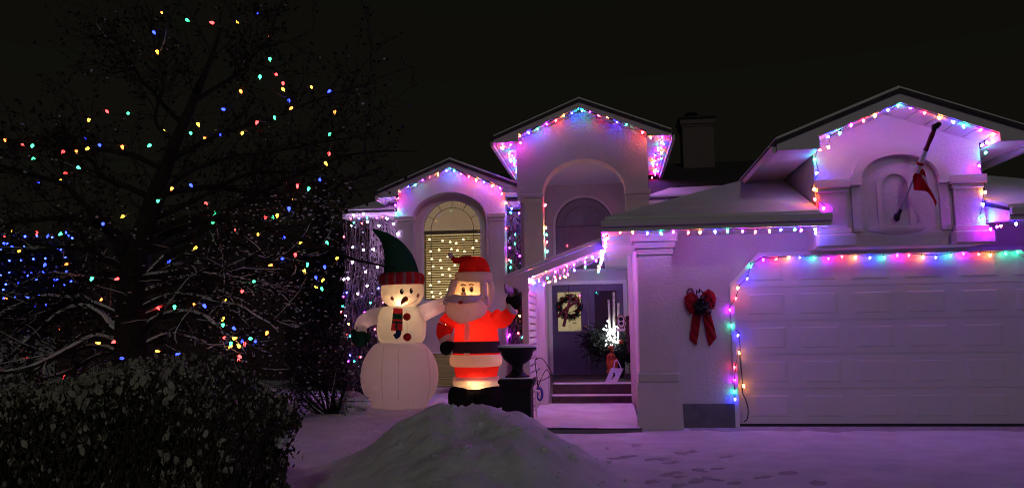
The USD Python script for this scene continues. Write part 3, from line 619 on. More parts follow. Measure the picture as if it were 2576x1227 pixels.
for k in range(nz_):
    z = Wsp - 0.11 - k * 0.045
    s = bx(Wc - Wr + 0.03, Wc + Wr - 0.03, -0.022, 0.022, -0.0015, 0.0015)
    s.apply_transform(trimesh.transformations.rotation_matrix(math.radians(-38 + 3 * math.sin(k * 2.1)), [1, 0, 0])); s.apply_translation([0, yv + 0.07, z])
    part(win, 'blind_slat', s, BLINDM)
mun = archpoly(Wc, Wr * 0.71, Wsp, Wh * 0.73, Wb + 0.03).difference(archpoly(Wc, Wr * 0.71 - 0.009, Wsp, Wh * 0.73 - 0.009, Wb + 0.02))
for k in range(1, 6):
    t = math.pi * k / 6
    mun = mun.union(Polygon([(Wc + Wr * 0.71 * math.cos(t + d), Wsp + Wh * 0.73 * math.sin(t + d)) for d in (-.008, .008)] + [(Wc + Wr * math.cos(t + d), Wsp + Wh * math.sin(t + d)) for d in (.008, -.008)]))
part(win, 'muntin', xz(mun, yv - 0.02, yv - 0.008), mat('muntin_grey', (0.16, 0.13, 0.12), 0.5))
part(win, 'pane', xz(archpoly(Wc, Wr - 0.036, Wsp, Wh - 0.036, Wb + 0.036), yv - 0.03, yv - 0.024), GLASSM)
part(win, 'sill', bx(Wc - Wr - 0.1, Wc + Wr + 0.1, YW - 0.06, yv, Wb - 0.06, Wb - 0.002, 0.01), WHITEP)
# low basement window
a, b, c, d = lowwin.bounds
lw = part(house, 'basement_window', xz(lowwin.difference(lowwin.buffer(-0.035, join_style=2)), YW + 0.02, YW + 0.09), WHITEP, 'low lit window with closed blinds near the ground')
part(lw, 'lit_room', bx(a, c, YW + 0.22, YW + 0.225, b, d), emit('lit_basement', (1.0, 0.62, 0.22), 0.16))
for k in range(15):
    z = b + 0.04 + k * (d - b - 0.06) / 15
    part(lw, 'blind_slat', bx(a + 0.03, c - 0.03, YW + 0.12, YW + 0.13, z, z + (d - b) / 15 * 0.55), BLINDM)
part(lw, 'pane', bx(a + 0.03, c - 0.03, YW + 0.05, YW + 0.056, b + 0.03, d - 0.03), GLASSM)

# ---- left wing with low eave, and the body of the house behind
wz = P(900, 535, 14.2)[2]
wxl = P(862, 540, 14.2)[0]
part(house, 'wing_wall', bx(wxl + 0.35, BX0 - 0.002, 14.75, 14.95, 0, wz - 0.1), STUCCO)
lwf = part(house, 'wing_roof', slab([(wxl, 14.2, wz + 0.03), (BX0 + 0.1, 14.2, wz + 0.03), (BX0 + 0.1, 16.6, wz + 0.95), (wxl + 1.2, 16.6, wz + 0.95)], 0.04), SHINGLE, 'low roof of the left wing')
part(lwf, 'snow', slab([(wxl + 0.05, 14.25, wz + 0.075), (BX0 + 0.0, 14.25, wz + 0.075), (BX0 + 0.0, 14.9, wz + 0.325), (wxl + 0.4, 14.9, wz + 0.325)], 0.03), ROOFSNOW)
part(lwf, 'fascia', cat([bx(wxl, BX0 + 0.0, 14.17, 14.2, wz - 0.10, wz - 0.012), bx(wxl, wxl + 0.03, 14.202, 16, wz - 0.10, wz - 0.012)]), FASCIA)
part(lwf, 'soffit', bx(wxl + 0.03, BX0 - 0.002, 14.202, 14.75, wz - 0.098, wz - 0.088), SOFFIT)
rc = P(1295, 535, 14.4)
part(house, 'recess_wall', bx(BX1 + 0.002, TX0 - 0.002, 14.7, 14.85, 0, 3.5), STUCCO)
rcf = part(house, 'recess_roof', slab([(BX1 + 0.0, 14.3, rc[2] + 0.25), (TX0 + 0.1, 14.3, rc[2] + 0.25), (TX0 + 0.1, 16.5, rc[2] + 1.1), (BX1 + 0.0, 16.5, rc[2] + 1.1)], 0.04), SHINGLE)
part(rcf, 'fascia', bx(BX1 + 0.004, TX0 - 0.004, 14.27, 14.298, rc[2] + 0.08, rc[2] + 0.20), FASCIA)
part(rcf, 'soffit', bx(BX1 + 0.004, TX0 - 0.004, 14.30, 14.70, rc[2] + 0.10, rc[2] + 0.11), SOFFIT)
part(house, 'rear_wall', bx(-4.6, 6.5, 17.0, 17.2, 0, 3.6), STUCCO); part(house, 'rear_wall', bx(TX1 - 0.002, 2.5, 14.6, 14.75, 2.6, 3.48), STUCCO)
mr0 = 3.52
mrs = 0.36
mr = part(house, 'main_roof', cat([slab([(TX1 + 0.0, 14.1, mr0), (5.5, 14.1, mr0), (4.7, 16.62, mr0 + mrs * 2.52), (TX1, 16.62, mr0 + mrs * 2.52)], 0.05),
    slab([(-3.2, 16.625, mr0 + mrs * 2.52), (4.7, 16.625, mr0 + mrs * 2.52), (4.2, 18.3, mr0 + mrs * 4.2), (-2.2, 18.3, mr0 + mrs * 4.2)], 0.05)]), SHINGLE, 'main roof behind the entry tower')
part(mr, 'snow', slab([(TX1 + 0.03, 14.4, mr0 + 0.108 + 0.04), (5.0, 14.4, mr0 + 0.108 + 0.04), (4.2, 15.3, mr0 + mrs * 1.2 + 0.035), (TX1 + 0.5, 15.1, mr0 + mrs * 1.0 + 0.035)], 0.034), SNOW)
part(mr, 'fascia', bx(TX1 + 0.004, 2.6, 14.05, 14.098, mr0 - 0.10, mr0 - 0.0), SOFFIT)
ch0, ch1 = P(1712, 300, 17.6), P(1797, 300, 17.6)
chz = ch0[2]
CHIM = mat('chimney_stucco', (0.14, 0.11, 0.10), 0.9, bump=0.8, bscale=30, var=0.12, vscale=5)
chm = part(house, 'chimney', bx(ch0[0] + 0.03, ch1[0] - 0.03, 17.6, 18.3, 4.0, chz - 0.18), CHIM, 'square chimney on the main roof')
part(chm, 'corbel', cat([bx(ch0[0] + 0.01, ch1[0] - 0.01, 17.58, 18.32, chz - 0.178, chz - 0.13), bx(ch0[0] - 0.02, ch1[0] + 0.02, 17.55, 18.35, chz - 0.128, chz - 0.01)]), CHIM)
part(chm, 'cap', cat([bx(ch0[0] - 0.05, ch1[0] + 0.04, 17.5, 18.4, chz - 0.008, chz + 0.03), lathe([(0.0, chz + 0.03), (0.09, chz + 0.03), (0.09, chz + 0.17), (0.16, chz + 0.18), (0.10, chz + 0.23), (0, chz + 0.24)], ((ch0[0] + ch1[0]) / 2 - 0.1, 17.95, 0), 12)]), DARKGAP)

# ================================================================== strings of bulbs
BULBS = {
    'tower': 'P,1284,365 R,1309,360 Y,1308,342 B,1330,335 G,1352,325 P,1376,313 R,1398,304 Y,1419,293 B,1439,284 G,1464,280 P,1483,283 R,1507,291 Y,1528,298 B,1552,307 G,1575,315 P,1597,316 R,1616,334 Y,1637,347',
    'bump': 'B,1000,546 G,997,537 P,995,517 R,1001,498 Y,1005,481 B,1027,470 G,1044,465 P,1063,453 R,1081,446 Y,1102,439 B,1123,430 G,1142,430 P,1160,438 R,1179,445 Y,1198,454 B,1217,459 Y,1238,468 P,1258,473 R,1262,488 Y,1273,511 B,1287,525 G,1285,535 P,1305,537',
    'vineR': 'R,1273,575 G,1296,590 B,1313,577 G,1295,613 R,1317,606 P,1282,624 P,1307,644 R,1280,654 G,1285,658 G,1284,673 Y,1308,795 R,1304,838 G,1314,848 P,1282,842 P,1279,847',
    'arch': 'R,1360,519 Y,1361,574 G,1365,590 R,1367,608 G,1363,631',
    'porch': 'Y,1336,684 W,1342,694 Y,1356,705 Y,1373,681 G,1377,699 P,1368,717 Y,1381,710 P,1397,684 R,1396,698 Y,1397,707 P,1402,670 R,1409,699 R,1419,680 Y,1422,696 P,1429,691 G,1426,658 R,1426,669 B,1445,680 P,1444,666 B,1446,652 B,1456,642 P,1472,660 G,1474,646 G,1472,672 P,1500,656 Y,1491,648 Y,1489,631 R,1505,633 P,1520,616',
    'eave': 'R,1560,585 Y,1592,584 B,1628,588 G,1663,587 P,1694,584 R,1731,586 Y,1761,585 B,1799,584 G,1830,582 P,1868,583 R,1900,584 Y,1936,582 B,1964,579 G,1999,578 P,2015,580 W,2051,579 B,2052,587',
    'door': 'B,1849,1004 G,1847,985 P,1848,956 R,1848,924 Y,1860,887 Y,1871,971 B,1856,844 G,1840,819 P,1836,780 R,1851,751 Y,1856,725 B,1879,701 G,1888,670 P,1920,654 R,1952,652 Y,1984,649 B,2012,648 G,2047,650 P,2084,651 R,2118,646 Y,2152,648 B,2188,649 G,2224,648 P,2257,643 R,2286,643 Y,2322,647 B,2354,648 G,2391,643 P,2424,639 R,2462,640 Y,2491,642 G,2530,638 G,2560,634',
    'gable_front': 'Y,2084,371 B,2082,345 G,2112,336 P,2141,316 R,2172,305 Y,2201,292 B,2234,278 G,2259,266 P,2291,271 R,2326,285 Y,2363,298 B,2398,308 G,2424,319 P,2466,328 R,2498,340 Y,2484,360 B,2470,366',
    'gable_right': 'G,2479,385 P,2464,418 R,2477,452 Y,2478,484 B,2473,515 G,2474,550',
    'gable_left': 'R,2063,378 G,2049,402 B,2054,436 Y,2049,477 R,2050,502 P,2072,525',
    'right_eave': 'P,2492,577 P,2508,571 R,2518,569 B,2556,564',
    'vineW': 'W,889,542 W,913,538 W,924,558 W,953,568 W,973,550 W,990,564 W,1001,589 W,1009,606 W,940,628 W,914,629 W,887,622 W,883,569 W,886,660 W,920,684 W,949,672 W,923,719 W,900,739 W,876,701 W,865,703 W,869,795',
    'vineM': 'G,997,538 B,1000,546 R,962,546 P,948,548 G,924,549 B,904,550 R,910,562 R,882,551 G,890,560 R,865,596 B,872,736 P,864,746 G,862,770 R,858,784 Y,877,815 R,873,843 G,880,846 P,896,840 B,900,811 P,917,786 G,932,762 B,952,725 R,963,761 R,943,828 B,881,893 P,876,908 G,891,909 R,907,898',
    'tree': 'Y,396,132 B,388,83 O,405,34 G,472,52 R,532,57 Y,597,57 B,648,35 O,678,94 G,679,150 R,696,188 R,712,211 Y,713,226 Y,784,220 B,828,230 O,842,283 G,829,339 R,828,388 Y,820,412 B,805,453 R,748,469 G,776,476 Y,736,505 B,727,526 Y,697,543 G,687,547 R,668,547 G,540,537 G,535,560 R,519,512 B,481,467 O,432,475 G,397,506 Y,308,545 B,259,564 Y,153,456 R,163,436 G,198,422 B,98,459 O,87,444 G,83,400 G,81,368 R,57,365 O,14,354 R,158,383 O,191,382 Y,219,375 B,214,350 B,251,366 O,308,371 G,375,367 Y,412,331 R,441,344 G,480,336 Y,499,314 O,514,347 B,556,340 Y,609,336 R,646,309 G,691,297 O,732,273 B,727,254 G,654,195 O,606,231 B,561,275 G,322,286 R,270,281 Y,223,303 R,8,596 Y,33,583 R,92,587 G,151,589 O,166,665 B,112,667 Y,48,632 O,14,752 B,74,849 R,65,900 O,147,830 O,255,753 G,230,702 R,293,702 Y,354,683 B,424,658 Y,491,624 R,590,578 Y,650,591 B,714,598 Y,756,610 G,823,611 Y,847,650 B,817,673 Y,766,683 G,773,666 R,743,642 B,709,650 O,680,667 G,638,708 R,609,733 Y,566,754 B,515,770 O,489,766 G,439,773 R,399,775',
    'low': 'Y,561,803 G,561,818 B,589,826 R,564,849 Y,591,850 G,580,865 Y,579,871 B,609,858 Y,600,869 R,615,866 G,631,851 B,643,858 O,671,838 R,604,897 R,600,904 B,448,890 O,397,883 B,308,901 R,285,860 Y,246,862 Y,235,930 R,162,949 G,82,955',
    'right_low': 'B,795,699 Y,812,705 Y,796,722 G,810,727',
    'blue': 'B,10,613 B,17,613 B,2,627 B,35,593 B,119,595 B,131,597 B,166,585 B,171,593 B,182,599 B,153,628 B,165,648 B,178,708 B,144,704 B,92,703 B,69,694 B,23,685 B,3,692 B,8,730 B,53,744 B,72,750 B,68,768 B,88,773 B,115,768 B,135,770 B,137,705',
}
def pts_of(key):
    return [(c, float(x), float(y)) for c, x, y in (t.split(',') for t in BULBS[key].split())]
HUE = {'R': (0.85, 0.02, 0.03), 'Y': (0.95, 0.27, 0.05), 'O': (1.0, 0.2, 0.03), 'G': (0.012, 0.52, 0.30), 'B': (0.035, 0.035, 2.3), 'P': (0.75, 0.014, 1.6), 'W': (0.80, 0.50, 1.1)}
TREEHUE = {'R': (1.0, 0.035, 0.035), 'Y': (1.0, 0.42, 0.03), 'O': (1.0, 0.16, 0.025), 'G': (0.03, 0.70, 0.19), 'B': (0.02, 0.035, 1.0)}
_em = {}
def bulbmat(fam, c, k):
    key = (fam, c)
    if key not in _em:
        hue = (TREEHUE if fam in ('tree', 'blue') else HUE)[c]
        names = {'R': 'red', 'Y': 'amber', 'O': 'orange', 'G': 'green', 'B': 'blue', 'P': 'magenta', 'W': 'white'}
        _em[key] = emit(f'{fam}_bulb_{names[c]}', hue, k)
    return _em[key]
def bulb_mesh(p, d, r, l):
    """a strawberry shaped glass cap, tip along d"""
    d = np.asarray(d, float); d /= np.linalg.norm(d)
    a = np.cross(d, [0.31, 0.9, 0.2]); a /= np.linalg.norm(a); b = np.cross(d, a)
    prof = [(0.0, 0.62), (0.22, 1.0), (0.55, 0.86), (0.85, 0.42)]
    v = []
    for t, q in prof:
        for j in range(6):
            w = j * math.pi / 3; v.append(p + d * l * t + r * q * (math.cos(w) * a + math.sin(w) * b))
    v += [p, p + d * l]; f = []
    for i in range(3):
        for j in range(6):
            k = (j + 1) % 6; f += [(i * 6 + j, i * 6 + k, (i + 1) * 6 + k), (i * 6 + j, (i + 1) * 6 + k, (i + 1) * 6 + j)]
    for j in range(6):
        k = (j + 1) % 6; f += [(24, k, j), (25, 18 + j, 18 + k)]
    m = trimesh.Trimesh(np.array(v), f, process=False)
    if m.volume < 0: m.invert()
    return m
def light_string(name, label, pts, fam, k, r=0.016, l=0.046, wire=WIRE, sag=0.02, seed=1, wr=0.004, tilt=0.45, maxgap=9.0, group=None):
    """pts: [(colour, 3-D point)]; a cord with sockets and one mesh for each bulb"""
    g = np.random.default_rng(seed)
    t = thing(name, label, 'string lights', group)
    cord, segs = [], []
    for i, (c, p) in enumerate(pts):
        d = np.array([0, 0, -1.0]) + g.normal(size=3) * tilt
        d /= np.linalg.norm(d)
        top = p - d * l * 0.5
        part(t, 'bulb', bulb_mesh(top, d, r, l), bulbmat(fam, c, k))
        part(t, 'socket', tube([top - d * 0.022, top - d * 0.002], [r * 0.55, r * 0.62], 6), wire)
        segs.append(top - d * 0.022)
    for a, b in zip(segs[:-1], segs[1:]):
        L = np.linalg.norm(b - a)
        if L > maxgap:
            part(t, 'cord', cat(cord), wire) if cord else None; cord = []
            continue
        q = [a + (b - a) * s + np.array([0, 0, -sag * 4 * s * (1 - s) * min(1, L / 0.3)]) for s in np.linspace(0, 1, 5)]
        cord.append(tube(q, wr, 4))
    if cord: part(t, 'cord', cat(cord), wire)
    return t
def on(key, Y):
    f = Y if callable(Y) else (lambda c, x, y: Y)
    return [(c, P(x, y, f(c, x, y))) for c, x, y in pts_of(key)]

light_string('light_string', 'multicoloured bulb string along the rakes of the garage gable', on('gable_front', lambda c, x, y: 9.56 if y < 360 else 9.7), 'house', HOUSE, seed=2)
light_string('light_string', 'short string of bulbs down the left edge of the garage gable wall', on('gable_left', lambda c, x, y: 9.93 if y > 395 else 9.7), 'house', HOUSE, seed=3)
light_string('light_string', 'short string of bulbs down the right edge of the garage gable wall', on('gable_right', 9.93), 'house', HOUSE, seed=4)
light_string('light_string', 'bulb string under the gutter of the low roof between porch and garage gable', on('eave', 9.74), 'house', HOUSE, seed=5)
light_string('light_string', 'bulb string under the gutter right of the garage gable, cut by the frame', on('right_eave', 9.74), 'house', HOUSE, seed=6)
light_string('light_string', 'bulb string framing the garage door down its left jamb and across its top', on('door', lambda c, x, y: 10.53 if x > 1924 else (10.50 if 1856 < x < 1885 else 10.455)), 'doorway', HOUSE * 0.40, seed=7)
light_string('light_string', 'bulb string along the rakes of the tall tower gable', on('tower', lambda c, x, y: 12.83), 'house', HOUSE, seed=8)
light_string('light_string', 'bulb string along the gable of the lit arched window bay', on('bump', lambda c, x, y: 13.93 if (x < 1000 and y > 490) or y > 487 else 13.83), 'house', HOUSE, seed=9)
light_string('light_string', 'short string of four bulbs hanging inside the tower arch beside its pilaster', [(c, np.array([-1.062, 13.12 + 0.06 * i, P(x, y, 13.2)[2]])) for i, (c, x, y) in enumerate(pts_of('arch'))], 'arch', HOUSE * 3.2, seed=10)
# strings that run back under an eave, seen end on
def receding(x, z, y0, y1, n, seed, jit=0.03, xs=0.0):
    g = np.random.default_rng(seed); cs = 'PRYBG'
    return [(cs[k % 5], np.array([x + xs * g.uniform(-1, 1) + g.normal() * jit, y0 + (y1 - y0) * k / (n - 1), z + g.normal() * jit])) for k in range(n)]
light_string('light_string', 'dense string running back under the left eave of the tower', receding(TX0 - 0.20, 4.345, 12.84, 16.2, 22, 11, 0.02, 0.06) , 'eave', HOUSE * 0.7, seed=11)
light_string('light_string', 'dense string running back under the right eave of the tower', receding(TX1 + 0.25, 4.345, 12.84, 16.2, 22, 12, 0.02, 0.06), 'eave', HOUSE * 0.7, seed=12)
light_string('light_string', 'dense string running back under the eave along the porch side of the garage', [(c, p + np.array([-0.20 * (p[1] - 9.78) / 6.2, 0, 0])) for c, p in receding(EX0 + 0.07, EZ - 0.19, 9.78, 16.0, 30, 13, 0.012)], 'side', HOUSE * 1.1, seed=13)
light_string('light_string', 'tangled strands of bulbs along the sloping edge of the porch roof', on('porch', lambda c, x, y: 11.62 + 0.5 * ((x * 7.3 + y * 3.1) % 1.0)), 'porch', HOUSE * 1.1, seed=14, wire=WIREW, sag=0.05)
light_string('light_string', 'bright bunched string running back under the low left end of the porch roof', receding(pl_[0] + 0.335, pl_[2] - 0.02, 11.62, 12.85, 16, 15, 0.015), 'porch', HOUSE * 1.1, seed=15, wire=WIREW)
light_string('light_string', 'multicoloured bulbs on the narrow vine between tower and window bay', on('vineR', 14.05), 'vine', HOUSE * 0.5, r=0.018, seed=16)
light_string('light_string', 'pinkish white bulbs scattered over the wide vine left of the window bay', on('vineW', lambda c, x, y: 14.02 - 0.1 * ((x * 3.7) % 1)), 'white', WHITE * 2.2, r=0.023, l=0.045, seed=17)
light_string('light_string', 'small coloured bulbs down the left side of the wide vine', on('vineM', lambda c, x, y: 14.0 - 0.12 * ((x * 3.7) % 1)), 'small', HOUSE * 0.5, r=0.016, l=0.038, seed=18)
# window curtain of little lights
cu = []
for i, x in enumerate((1085, 1109, 1131, 1149, 1170, 1194)):
    for j, y in enumerate((608, 629, 651, 673, 693, 714, 734, 748)):
        if j == 1 and i in (1,): y += 5
        cu.append(('Y', P(x + (3 * ((i * 7 + j * 5) % 4) - 4.5), y + 3.0 * ((i * 5 + j * 3) % 4) - 5, YW + 0.31)))
tcur = thing('curtain_lights', 'curtain of small warm lights hung inside the arched window', 'string lights')
cw = emit('warm_curtain_bulb', (1.0, 0.74, 0.30), WARM)
gq = np.random.default_rng(55)
for i in range(6):
    q = [p for _, p in cu[i * 8:(i + 1) * 8]]
    part(tcur, 'strand', tube([q[0] + [0, 0, 0.25]] + q, 0.002, 4), WIREW)
for c, p in cu:
    m = ell(p, (0.025, 0.008, 0.013), 1); m.vertices[:, 2] += 0.016 * np.exp(-((m.vertices[:, 0] - p[0]) / 0.010) ** 2) * (m.vertices[:, 2] > p[2])
    part(tcur, 'bulb', m, cw)
# the bare tree's bulbs: their depth follows the crown's roundness, so the strands wind round the tree
def crown_y(c, x, y):
    k = math.sin(x * 12.9898 + y * 78.233) * 43758.5453; k -= math.floor(k)
    w = max(0.0, 1 - abs(x - 420) / 620.0)
    return 8.0 + (k - 0.62) * 2.0 * (0.35 + 0.65 * w)
light_string('tree_lights', 'long string of large coloured bulbs wound through the bare front tree', on('tree', crown_y), 'tree', TREE, r=0.0155, l=0.046, seed=21, sag=0.06, tilt=0.8, maxgap=1.4)
light_string('tree_lights', 'bunched coloured bulbs among the low right branches just above the hedge', on('low', lambda c, x, y: 7.1 + 0.5 * ((x * 3.3) % 1)), 'tree', TREE, r=0.015, l=0.045, seed=22, sag=0.05, tilt=0.9, maxgap=0.8)
light_string('tree_lights', 'four bulbs hanging together off the far right branch of the bare tree', on('right_low', 8.2), 'tree', TREE, r=0.015, l=0.045, seed=23, tilt=0.6)
light_string('shrub_lights', 'small blue lights scattered over the dark shrub at the left edge', on('blue', lambda c, x, y: 11.42 + 0.15 * ((x * 3.3) % 1)) + [('B', P(6 + (k * 53.7) % 176, 588 + (k * 31.3) % 186, 11.4 + 0.02 * (k % 7))) for k in range(26)], 'blue', BLUE, r=0.017, l=0.040, seed=24, tilt=0.9, maxgap=0.9)


# ================================================================== the two glowing inflatables
SNOWF = fabric('white_nylon', (0.80, 0.76, 0.72), 0.42)
REDF = fabric('red_nylon', (0.74, 0.030, 0.026), 0.5)
CREAMF = fabric('cream_fleece', (0.80, 0.74, 0.66), 0.40)
FACEF = fabric('face_nylon', (0.84, 0.68, 0.48), 0.5)
BEARDF = fabric('beard_nylon', (0.82, 0.68, 0.66), 0.30)
GREENF = fabric('green_nylon', (0.026, 0.10, 0.055), 0.25)
BANDR = fabric('hat_band_red', (0.50, 0.03, 0.045), 0.4)
BANDG = fabric('hat_band_grey', (0.28, 0.20, 0.27), 0.4)
BLACKF = fabric('black_nylon', (0.018, 0.016, 0.016), 0.10)
BELTF = fabric('belt_nylon', (0.07, 0.05, 0.06), 0.12)
INK = mat('printed_black', (0.008, 0.007, 0.007), 0.5)
INKW = mat('printed_white', (0.75, 0.73, 0.7), 0.5)
CHEEK = mat('printed_cheek', (0.34, 0.11, 0.10), 0.7)
NOSEC = fabric('carrot_nylon', (0.32, 0.12, 0.04), 0.25)
BUTTON = fabric('button_red', (0.40, 0.03, 0.03), 0.2)
NAVYF = fabric('navy_nylon', (0.02, 0.04, 0.10), 0.1)
SCARFG = fabric('scarf_green', (0.015, 0.07, 0.035), 0.15)
SEAM = mat('seam_thread', (0.45, 0.36, 0.33), 0.8)
LAMP = emit('inner_lamp', (1.0, 0.66, 0.34), FIG_LAMP)
LAMPS = emit('inner_lamp_strong', (1.0, 0.60, 0.26), FIG_LAMP * 1.4)

LAMPA = emit('inner_lamp_sleeve', (1.0, 0.62, 0.30), FIG_LAMP * 0.22)
def figure(Y0):
    s = px(Y0)
    class F: pass
    f = F(); f.Y = Y0; f.s = s
    f.p = lambda x, y, dy=0.0: P(x, y, Y0) + np.array([0, dy, 0])
    def rev(prof, cx, depth=0.9, sections=40, power=2.0, wob=0.0):
        """a body of revolution from (grid y, grid radius) pairs, bottom last; the sides may bulge"""
        q = spline([(r, y) for y, r in prof], 5)
        c = P(cx, 800, Y0); out = []
        m = trimesh.creation.revolve(np.array([(max(r, 0.0) * s, P(cx, y, Y0)[2]) for r, y in q][::-1]), sections=sections)
        m.vertices[:, 1] *= depth
        if wob:
            a = np.arctan2(m.vertices[:, 1], m.vertices[:, 0]); k = 1 + wob * np.cos(8 * a); m.vertices[:, 0] *= k; m.vertices[:, 1] *= k
        zz = m.vertices[:, 2]
        m.vertices[:, 0] += c[0] + 0.0 * zz; m.vertices[:, 1] += Y0
        if m.volume < 0: m.invert()
        return m
    f.rev = rev
    f.ball = lambda x, y, rx, rz, ry=None, dy=0.0, sub=3: ell(P(x, y, Y0) + np.array([0, dy, 0]), (rx * s, (ry or rx) * s, rz * s), sub)
    def limb(path, sides=18):
        """path: (x, y, radius, dy in metres)"""
        q = spline([list(P(x, y, Y0) + np.array([0, d, 0])) + [r * s] for x, y, r, d in path], 6)
        return tube(q[:, :3], q[:, 3], sides)
    f.limb = limb
    def front(mesh, x, y, lift=0.004):
        """the point where the eye's sight line first meets the mesh"""
        d = ray(x, y); tri = mesh.triangles; o = EYE
        e1, e2 = tri[:, 1] - tri[:, 0], tri[:, 2] - tri[:, 0]; h = np.cross(d, e2); a = (e1 * h).sum(1); ok = np.abs(a) > 1e-12
        fi = np.where(ok, 1 / np.where(ok, a, 1), 0); sv = o - tri[:, 0]; u = fi * (sv * h).sum(1); qv = np.cross(sv, e1); v = fi * (qv @ d); t = fi * (e2 * qv).sum(1)
        hit = ok & (u >= -1e-6) & (v >= -1e-6) & (u + v <= 1 + 1e-6) & (t > 0.1)
        if not hit.any(): return P(x, y, Y0 - 0.2)
        i = np.argmin(np.where(hit, t, 1e9)); n = np.cross(e1[i], e2[i]); n /= np.linalg.norm(n)
        if n @ d > 0: n = -n
        return o + d * t[i] + n * lift, n
    f.front = front
    def disc(mesh, x, y, rx, ry, thick=0.010, n=20, lift=0.003, rot=0.0):
        """a flat padded patch sewn onto the front of a mesh"""
        c, nn = front(mesh, x, y, 0.0)
        a = np.cross([0, 0, 1.0], nn); a /= np.linalg.norm(a); b = np.cross(nn, a)
        rings = []
        for q, h in ((1.0, -0.004), (0.93, 0.6), (0.6, 0.95)):
            for k in range(n):
                t = 2 * math.pi * k / n; u, w = math.cos(t) * rx * s * q, math.sin(t) * ry * s * q
                u, w = u * math.cos(rot) - w * math.sin(rot), u * math.sin(rot) + w * math.cos(rot)
                rings.append(c + a * u + b * w + nn * (thick * h + lift - 0.0))
        # follow the curvature of what lies below
        v = np.array(rings); v = np.vstack([v, c + nn * (thick + lift)]); fc = []
        for i in range(2):
            for k in range(n):
                j = (k + 1) % n; fc += [(i * n + k, i * n + j, (i + 1) * n + j), (i * n + k, (i + 1) * n + j, (i + 1) * n + k)]
        for k in range(n): fc.append((2 * n + k, 2 * n + (k + 1) % n, 3 * n))
        m = trimesh.Trimesh(v, fc, process=False)
        if m.face_normals.mean(0) @ nn < 0: m.invert()
        return m
    f.disc = disc
    def strip(mesh, path, w, lift=0.005):
        """a ribbon laid over the front of a mesh along grid points; w in grid units"""
        L = []
        q = spline(path, 6); 
        for i, (x, y) in enumerate(q):
            j0, j1 = max(0, i - 1), min(len(q) - 1, i + 1); tx, ty = q[j1] - q[j0]; n_ = math.hypot(tx, ty) + 1e-9
            ww = w(i / (len(q) - 1)) if callable(w) else w
            for sg in (-1, -0.33, 0.33, 1):
                hit = front(mesh, x - ty / n_ * ww / 2 * sg, y + tx / n_ * ww / 2 * sg, lift)
                L.append(hit[0] if isinstance(hit, tuple) else hit)
        v = np.array(L); fc = []
        for i in range(len(q) - 1):
            for k in range(3):
                a = i * 4 + k; fc += [(a, a + 1, a + 5), (a, a + 5, a + 4)]
        return trimesh.Trimesh(v, fc, process=False)
    f.strip = strip
    return f

# ---- the snowman
f = figure(11.5)
sm = thing('inflatable_snowman', 'glowing inflatable snowman with tall green hat and striped hat band', 'inflatable')
belly = f.rev([(858, 30), (863, 58), (880, 76), (910, 92), (945, 97.5), (980, 92), (1010, 74), (1030, 60), (1034, 20), (1035, 0)], 1005, 0.92, 48, wob=0.010)
torso = f.rev([(768, 0), (769, 30), (775, 50), (795, 60), (820, 62.5), (845, 60), (862, 51), (868, 30), (868.5, 0)], 1010, 0.9, 48, wob=0.008)
head = f.rev([(702, 0), (703, 40), (712, 51), (728, 54), (745, 53), (760, 45), (770, 30), (773.5, 14), (774, 0)], 1012, 0.92, 48)
part(sm, 'belly', belly, SNOWF, smooth=True); tp = part(sm, 'torso', torso, SNOWF, smooth=True); hp = part(sm, 'head', head, SNOWF, smooth=True)
c = f.p(1016, 758, -0.17); part(hp, 'lamp', ell(c, (0.03, 0.03, 0.03), 1), LAMPS)
c = f.p(1016, 800, -0.05); part(tp, 'lamp', ell(c, (0.03, 0.03, 0.03), 1), LAMP)
c = f.p(1005, 925, -0.10); part(sm + '/belly', 'lamp', ell(c, (0.035, 0.035, 0.035), 1), emit('inner_lamp_weak', (1.0, 0.52, 0.46), FIG_LAMP * 0.42))
band = f.rev([(686, 20), (687, 48), (693, 56.5), (703, 58.5), (713, 56.5), (719, 49), (720, 40)], 1010.5, 0.95, 72)
ang = np.arctan2(band.triangles_center[:, 1] - f.Y, band.triangles_center[:, 0] - f.p(1010.5, 700)[0])
stripe = ((ang / (2 * np.pi) * 15) % 1.0) < 0.27
part(sm, 'hat_band', band.submesh([np.where(~stripe)[0]], append=True, repair=False), BANDR, 'red hat band', smooth=True)
part(sm, 'band_stripe', band.submesh([np.where(stripe)[0]], append=True, repair=False), BANDG, smooth=True)
hat = f.limb([(1010, 697, 45, 0), (1008, 680, 43.5, 0), (1003, 655, 38, 0), (992, 628, 29, 0), (974, 603, 17.5, 0), (957, 589, 9.5, -.02), (944, 580, 5.0, -.03), (939, 577, 2.0, -.03)], 28)
part(sm, 'hat', hat, GREENF, 'tall drooping green hat', smooth=True)
al = f.limb([(968, 792, 20, 0.0), (945, 795, 21, -.02), (922, 806, 19, -.05), (912, 822, 16, -.09), (917, 838, 13.5, -.14)])
LW = UsdShade.Material.Get(stage, '/World/Looks/inner_lamp_weak')
a1 = part(sm, 'arm', al, SNOWF, smooth=True); part(a1, 'lamp', ell(f.p(920, 808, -.05), (0.014, 0.014, 0.014), 1), LW)
ar = f.limb([(1052, 793, 22, 0.0), (1080, 779, 20, 0.04), (1108, 765, 18, 0.12), (1126, 757, 16.5, 0.17)])
a2 = part(sm, 'arm', ar, SNOWF, 'outstretched white arm', smooth=True); part(a2, 'lamp', ell(f.p(1075, 781, 0.03), (0.02, 0.02, 0.02), 1), LW)
mit = trimesh.util.concatenate([f.ball(913, 851, 20, 23, 15, -.15), f.ball(934, 847, 8, 12, 8, -.17, 2), f.ball(903, 835, 14, 8, 13, -.13, 2)])
part(sm, 'mitten', mit, GREENF, 'dark green mitten', smooth=True)
